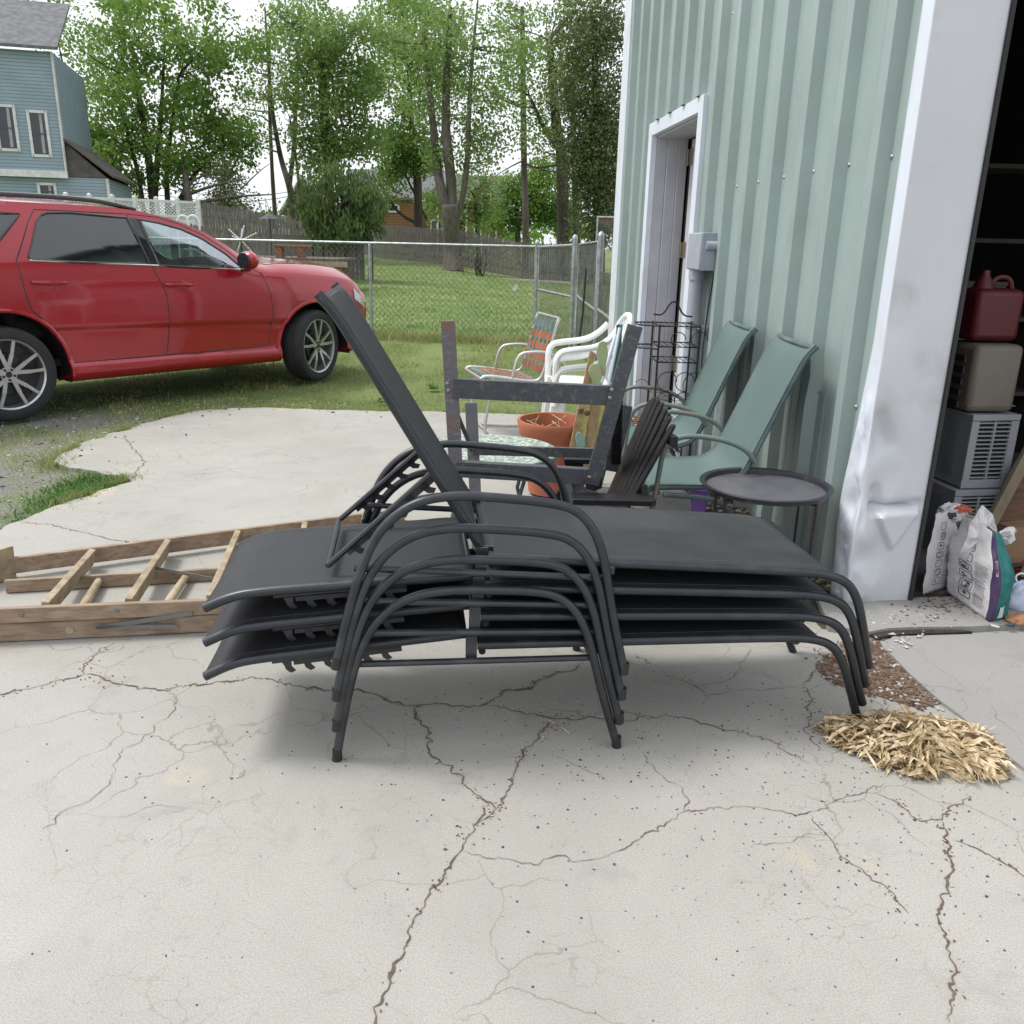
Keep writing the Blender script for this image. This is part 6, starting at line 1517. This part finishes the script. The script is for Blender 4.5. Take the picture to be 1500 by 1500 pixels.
for s0,s1 in((a_-.4,(a_+b_)/2),(b_+.4,(a_+b_)/2)): m.prism([(s0,CY-1.3,4.1),(s1,CY-1.3,6.05),(s1,CY-1.3,6.25),(s0,CY-1.3,4.3)],(0,6.5,0))
m.build('gable_roof',roof_m,t,smooth=False)
m=MB(); m.box(((X_(612)+X_(735))/2,CY+3,2.5),(X_(735)-X_(612),5.5,4.2)); m.build('log_wall',log_sid,t,smooth=False)
m=MB(); m.prism([(X_(650),CY-.2,4.6),(X_(745),CY-.2,4.6),(X_(745),CY+3.2,6.7),(X_(650),CY+3.2,6.7)],(0,0,.15)); m.build('roof',roof_m,t,smooth=False)
m=MB(); a_,b_=X_(684),X_(735); m.prism([(a_,CY-1.5,.5),(b_,CY-1.5,.5),(b_,CY-1.5,3.6),((a_+b_)/2,CY-1.5,6.4),(a_,CY-1.5,3.6)],(0,6,0)); m.build('gable_wing',log_sid,t,smooth=False)
m=MB()
for s0,s1 in((a_-.4,(a_+b_)/2),(b_+.4,(a_+b_)/2)): m.prism([(s0,CY-1.9,3.2),(s1,CY-1.9,6.45),(s1,CY-1.9,6.65),(s0,CY-1.9,3.4)],(0,6.5,0))
m.build('gable_roof',mat('pale_verge',(.42,.43,.44),.8),t,smooth=False)
for px,z0,w_,h_,Y_ in((548,4.05,1.1,.5,CY),(577,4.05,.8,.5,CY),(712,4.6,.7,1.2,CY-1.5),(700,2.0,.5,2.4,CY-1.5),(640,2.6,.9,1.2,CY-1),(722,2.0,.5,2.0,CY-1.5)):
    x=X_(px,Y_); m=MB(); 
    for dx in(-1,1): m.box((x+dx*w_/2,Y_-.05,z0),(.12,.08,h_+.1))
    for dz in(-1,1): m.box((x,Y_-.05,z0+dz*h_/2),(w_,.09,.12))
    o=m.build('window',vinyl,t,smooth=False); m=MB(); m.box((x,Y_-.02,z0),(w_,.03,h_)); m.build('pane',win_dark,o,smooth=False)
for px in(609,641,658,683): m=MB(); m.box((X_(px,CY-1.6),CY-1.6,2.4),(.16,.16,3.6)); m.build('white_post',vinyl,t,smooth=False)
t=thing('timber_shed','small tan gabled shed with a pale roof edge left of the weeping evergreen','shed',(-19,70,0))
a_,b_=PY(420,300,70).x,PY(470,300,70).x
m=MB(); m.prism([(a_,70,.5),(b_,70,.5),(b_,70,3.6),((a_+b_)/2,70,5.9),(a_,70,3.6)],(0,5,0)); m.build('log_wall',mat('tan_boards',(.33,.20,.10),.8,var=.2,scale=3),t,smooth=False)
m=MB()
for s0,s1 in((a_-.5,(a_+b_)/2),(b_+.5,(a_+b_)/2)): m.prism([(s0,69.5,3.3),(s1,69.5,5.95),(s1,69.5,6.2),(s0,69.5,3.55)],(0,6,0))
m.build('roof',MATS['pale_verge'],t,smooth=False)
t=thing('far_house','low pale roofed house far beyond the dark board fence','house',(-28,90,0))
a_,b_=PY(290,300,90).x,PY(345,300,90).x
m=MB(); m.box(((a_+b_)/2,93,2.6),(b_-a_,5,4.2)); m.build('wall',mat('beige_siding',(.42,.38,.30),.8),t,smooth=False)
m=MB(); m.prism([(a_-.8,90,4.6),(b_+.8,90,4.6),(b_-1.2,93,5.9),(a_+1.2,93,5.9)],(0,0,.15)); m.build('roof',mat('pale_shingles',(.36,.36,.33),.9),t,smooth=False)

# ================= TREES =================
def leafcloud(m,clumps,n,size,flat=.7,r=rnd,droop=0):
    for c_,rad in clumps:
        k=max(4,int(n*rad*rad))
        for _ in range(k):
            d=Vector((r.gauss(0,1),r.gauss(0,1),r.gauss(0,1))).normalized()*rad*(r.random()**.45)
            p=c_+V(d.x,d.y,d.z*flat)
            s=size*r.uniform(.55,1.25); nn_=Vector((r.gauss(0,1),r.gauss(0,1),r.gauss(.5,.8))).normalized(); a=nn_.orthogonal().normalized(); a=(a*math.cos(r.uniform(0,6.3))+nn_.cross(a)*math.sin(r.uniform(0,6.3))).normalized() if True else a
            b=nn_.cross(a); 
            if droop: a=(a*.5+V(0,0,-1)).normalized(); b=nn_.cross(a).normalized(); s2=s*droop
            else: s2=s
            m.add([p-a*s2*.5,p-b*s*.42+a*s2*.06,p+a*s2*.5,p+b*s*.42+a*s2*.06],[(0,1,2,3)])
def limb(m,a,b,r0,r1,bend=.12,n=6):
    a=Vector(a); b=Vector(b); L_=(b-a).length; pts=[]; rs=[]
    o1=Vector((rnd.gauss(0,1),rnd.gauss(0,1),rnd.gauss(0,.4)))*bend*L_*.5
    for i in range(n+1):
        f=i/n; pts.append(a.lerp(b,f)+o1*math.sin(PI*f)+Vector((rnd.gauss(0,1),rnd.gauss(0,1),0))*r0*.18*(0<i<n)); rs.append(r0+(r1-r0)*f)
    m.tube(pts,rs,8 if r0>.08 else 5); return pts
def tree(name,label,Y,stems,crown,leaf,nl=26,ls=.26,bk=bark_d,group='trees beyond the fences',cat='tree',spread=None,twigs=26,flat=.75,bare=()):
    """stems: list of pixel polylines with widths [(px,py,wpx),...]; crown: pixel ellipses (px,py,rx,ry,clumps)"""
    sc=Y/math.cos(PIT)/FP*.97
    base=PY(stems[0][0][0],stems[0][0][1],Y); base.z=GZ0+gz(base.x,Y)
    t=thing(name,label,cat,base,group=group)
    m=MB(); ends=[]
    for si,s in enumerate(stems):
        pts=[];rs=[]
        for k,(px,py,w) in enumerate(s):
            p=PY(px,py,Y+(0 if k==0 and si==0 else rnd.uniform(-.5,.5)*(k>0)+ (0)))
            pts.append(p); rs.append(w*sc/2)
        if si==0: pts[0]=V(pts[0].x,Y,base.z-.1); rs[0]*=1.15
        sp=smooth_path(pts,2); 
        # radii
        n=len(sp); rr=[lerp(i/(n-1)*(len(rs)-1),list(enumerate(rs)))*(1+.02*rnd.gauss(0,1)) for i in range(n)]
        m.tube(sp,rr,10); ends+=sp[len(sp)//3:]
    for (a,b,w0_,w1_) in bare:
        limb(m,PY(a[0],a[1],Y),PY(b[0],b[1],Y+rnd.uniform(-2,2)),w0_*sc/2,w1_*sc/2,.18,8)
    clumps=[]
    for (px,py,rx,ry,n) in crown:
        for _ in range(n):
            a=rnd.uniform(0,6.3); r=rnd.random()**.5; x=px+rx*r*math.cos(a); y=py+ry*r*math.sin(a)
            dpt=rnd.uniform(-1,1)*rx*sc*.8*math.sqrt(max(0,1-r*r*.7)); p=PY(x,y,Y)+V(0,dpt,0)
            clumps.append((p,rnd.uniform(.45,1.25)*(Y/45)**.5))
    for k in range(min(twigs,len(clumps))):
        c_=clumps[rnd.randrange(len(clumps))][0]; e=min(ends,key=lambda q:(q-c_).length+max(0,q.z-c_.z)*1.5); limb(m,e,c_,.05*Y/45,.015,.2,5)
    m.build('trunk',bk,t)
    m=MB(); leafcloud(m,clumps,nl*4.4,ls*.74,flat); m.build('crown',leaf,t,smooth=False)
    return t
tree('maple_tree','big dark leafed maple with many stems left, behind the vinyl fence',46,[[(228,320,12),(222,270,11),(214,200,8),(200,120,5)],[(226,300,9),(230,240,8),(236,170,5),(240,90,3)],[(247,320,8),(243,250,7),(252,180,5),(262,110,3)],[(255,320,14),(268,285,9),(288,250,6),(310,225,4),(345,205,2)],[(212,320,7),(204,260,6),(190,205,5),(176,160,3)]],
  [(240,215,120,55,62),(165,235,45,50,22),(330,225,40,38,14),(250,120,130,70,62),(200,40,120,60,34),(330,60,70,70,18),(135,200,22,25,6)],leaf_maple,30,.27)
tree('bare_tree','nearly bare tree with long level limbs right of the big maple',43,[[(283,320,13),(276,290,11),(272,262,8),(268,240,4)]],[(300,262,30,8,3)],leaf_pale,8,.14,bare=[((276,285),(360,262),5,1.5),((280,300),(400,285),6,1.5),((274,270),(330,245),4,1),((279,292),(255,272),4,1.5),((330,268),(352,215),2.5,.8),((350,280),(395,240),2.5,.8),((300,262),(330,250),2,.8)],bk=bark,twigs=3)
tree('pale_conifer','slim pale yellow tree standing just behind the dark board fence',44,[[(329,320,4),(329,270,3),(329,230,1)]],[(329,285,13,22,16),(329,256,8,14,7)],leaf_pale,34,.16,twigs=8)
tree('forked_tree','slim tree forking low into two bare grey stems',50,[[(430,330,12),(428,290,10),(422,266,8),(412,235,7),(406,205,6),(398,160,5),(392,80,3),(388,10,2)],[(424,270,7),(428,240,6),(432,205,6),(433,150,5),(438,70,3),(442,0,2)],[(441,305,4),(436,250,4),(431,210,3),(424,170,2)]],
  [(375,200,30,14,10),(400,130,50,40,20),(420,50,60,45,24),(440,200,16,20,6)],leaf_oak,14,.2,bk=bark)
tree('slender_tree','single straight slender trunk left of the forked one',52,[[(405,335,7),(401,290,6),(398,240,5),(396,190,5),(394,120,4),(395,40,2)]],[(380,150,28,30,10),(395,60,40,45,14)],leaf_oak,12,.2,bk=bark)
tree('oak_tree','stout dark trunked tree rising behind the weeping evergreen',46,[[(482,340,16),(482,280,14),(479,220,13),(476,180,12),(470,100,9),(462,20,6)]],[(470,225,38,40,26),(520,205,45,30,26),(480,130,70,50,50),(520,50,80,60,50),(440,40,50,50,22)],leaf_oak,28,.24)
tree('crooked_tree','dark trunked tree with a long drooping left limb in front of the log cabin',54,[[(612,342,13),(613,300,12),(611,250,11),(606,215,9),(602,170,7),(598,90,5),(590,20,3)],[(611,327,6),(588,316,4),(572,296,3.5),(556,270,2.5),(545,255,1.5)],[(611,290,4),(600,270,3),(592,250,2)],[(612,295,4),(625,320,3)]],
  [(590,215,45,35,38),(560,255,26,16,7),(612,240,26,18,12),(600,120,60,50,48),(600,30,70,50,40),(575,292,8,8,1)],leaf_maple,30,.24)
tree('triple_oak','large grey tree splitting into three trunks in front of the picket fence',40,[[(664,398,28),(662,360,24),(660,325,23),(659,300,21)],[(655,310,15),(645,275,13),(640,240,12),(635,190,10),(628,120,7),(620,30,4)],[(661,308,17),(662,270,14),(656,225,14),(652,180,12),(655,100,9),(660,10,5)],[(668,325,8),(677,295,8),(683,255,8),(686,210,7),(687,160,6),(692,80,4),(700,0,2)]],
  [(700,225,32,35,16),(660,150,80,40,44),(640,215,22,30,10),(700,60,90,55,44),(620,60,60,60,30),(735,190,40,30,12)],leaf_oak,22,.2,bk=bark)
tree('straight_pine','tall straight bare trunk between the triple tree and the barn',50,[[(770,375,10),(770,320,9),(768,260,9),(767,190,8),(766,100,7),(765,10,5)]],[(765,40,50,50,16),(740,120,30,30,8)],leaf_oak,16,.22,bk=bark,bare=[((767,235),(720,262),2.5,.8),((768,240),(860,255),3,.8)])
tree('broad_oak','thick dark forking trunk left of the ivy covered tree',47,[[(826,370,19),(825,320,17),(824,270,16),(823,220,15),(816,195,14),(812,150,12),(805,60,8)],[(822,225,9),(806,200,8),(795,185,6),(775,140,4)],[(845,360,9),(842,280,8),(840,200,7),(838,120,5)]],[(800,200,30,25,10),(790,120,60,50,32),(820,40,70,50,34),(850,130,40,50,18)],leaf_oak,22,.22,bare=[((824,240),(760,243),3,1)])
tree('ivy_tree','dense olive green ivy smothered tree close to the barn corner',40,[[(880,370,16),(878,300,14),(876,220,12),(872,120,9),(870,30,6)]],[(878,290,34,60,58),(870,215,42,45,44),(885,235,34,70,36),(870,120,48,60,48),(875,40,50,50,36)],leaf_ivy,46,.17,flat=1.1)
tree('round_green_tree','light green rounded tree mass right of the cabin gable',62,[[(760,350,8),(758,310,7),(755,280,5)]],[(758,292,28,38,36),(800,280,30,45,44),(725,325,22,18,12),(830,310,22,35,22)],leaf_maple,26,.26,twigs=6)
tree('green_understorey_tree','small leafy tree overhanging the cabin roof between the trunks',58,[[(700,345,6),(698,315,5),(695,290,3)]],[(690,300,32,26,22),(640,300,20,30,14),(705,260,25,20,10)],leaf_oak,20,.24,twigs=8)
tree('left_background_tree','thin leafed tree against the sky between the blue house and the maple',60,[[(118,320,8),(114,260,7),(108,200,5),(100,120,3)]],[(105,205,18,25,10),(110,110,45,60,22),(90,30,50,50,18)],leaf_oak,18,.26,twigs=10)
# weeping evergreen on the lawn
t=thing('weeping_evergreen','dark weeping evergreen drooping over the deck on the lawn','tree',PY(543,408,30).lerp(V(0,0,0),0),group=None)
Y=30; b0=PY(520,400,Y); gz0=GZ0+gz(b0.x,Y); m=MB()
m.tube(smooth_path([V(PY(543,400,Y).x,Y,gz0),PY(543,370,Y),PY(540,330,Y),PY(528,290,Y),PY(512,255,Y)],2),[.14]*3+[.12]*6+[.06]*20 if False else .09,8)
m.tube(smooth_path([V(PY(507,400,Y).x,Y,gz0),PY(506,350,Y),PY(502,300,Y),PY(498,255,Y)],2),.07,8)
for px in(470,488,455): m.tube([V(PY(px,392,Y).x,Y+.3,gz0),PY(px+3,340,Y)],.04,6)
cl=[]
for _ in range(150):
    a=rnd.uniform(0,6.3); r=rnd.random()**.5; x=500+62*r*math.cos(a); y=300+52*r*math.sin(a)
    if y<300 and abs(x-505)>(y-235)*.95+8: continue
    cl.append((PY(x,y,Y)+V(0,rnd.uniform(-1,1),0),rnd.uniform(.16,.36)))
for _ in range(40):
    px=rnd.uniform(448,560); cl.append((PY(px,rnd.uniform(325,352),Y)+V(0,rnd.uniform(-.8,.8),0),rnd.uniform(.15,.3)))
for k in range(24): c_=cl[rnd.randrange(len(cl))][0]; limb(m,PY(520,290,Y),c_,.035,.01,.2,5)
m.build('trunk',bark_d,t); m=MB(); leafcloud(m,cl,620,.085,1.5,droop=2.4); m.build('foliage',leaf_dark,t,smooth=False)
# shrubs beyond the board fence
def shrub(label,Y,blobs,leaf,nl=60,ls=.14,name='shrub',cat='shrub'):
    c0=PY(blobs[0][0],blobs[0][1],Y); t=thing(name,label,cat,(c0.x,Y,GZ0+gz(c0.x,Y)),group='shrubs beyond the fences')
    m=MB(); cl=[]
    for (px,py,rx,ry,n) in blobs:
        for _ in range(n):
            a=rnd.uniform(0,6.3); r=rnd.random()**.5; cl.append((PY(px+rx*r*math.cos(a),py+ry*r*math.sin(a),Y)+V(0,rnd.uniform(-.7,.7),0),rnd.uniform(.25,.5)))
    for k in range(10): c_=cl[rnd.randrange(len(cl))][0]; limb(m,V(c0.x+rnd.uniform(-.2,.2),Y,GZ0+gz(c0.x,Y)),c_,.035,.01,.1,5)
    m.build('stem',bark_d,t); m=MB(); leafcloud(m,cl,nl,ls,.9); m.build('foliage',leaf,t,smooth=False)
shrub('dark green shrub behind the board fence, right of the pale conifer',43,[(358,300,12,13,9),(372,305,12,10,7)],leaf_dark)
shrub('lighter loose shrub behind the board fence, left of the forked tree',45,[(392,300,18,14,9),(410,305,12,10,6)],leaf_oak,30)
shrub('small leafy sapling growing against the picket fence right of the triple tree',38,[(702,366,10,14,6)],leaf_oak,30,.11,'sapling','sapling')
shrub('mixed brush behind the picket fence between the gable and the straight pine',46,[(700,345,25,10,10),(735,350,24,10,9),(800,352,28,10,9)],leaf_oak,34)
shrub('bushy hedge behind the picket fence close to the barn',44,[(850,350,24,18,12),(880,355,20,18,10)],leaf_ivy,50)
# far tree line so the lawn never runs out to a bare horizon
m=MB(); cl=[]
for k in range(150):
    x=-75+k*1.0+rnd.uniform(-1,1); Yt=108+rnd.uniform(-5,8); cl.append((V(x,Yt,rnd.uniform(1,4.5)),rnd.uniform(1.2,2.2)))
leafcloud(m,cl,20,.75,.9); tag(m.build('distant_woods',leaf_maple,loc=(0,108,0),smooth=False),'hazy green line of distant woods under the white sky','woods',kind='stuff')
# overhead wires
for k,(ya,yb) in enumerate([(300,292),(290,286)]):
    m=MB(); a=PY(250,ya-12,60); b=PY(460,yb-12,60); m.tube([a.lerp(b,i/10)+V(0,0,-.5*math.sin(PI*i/10)) for i in range(-6,17)],.022,4); tag(m.build('overhead_wire',black_plastic,loc=(0,60,0)),['lower overhead wire sagging across the white sky','upper overhead wire sagging across the white sky'][k],'wire')
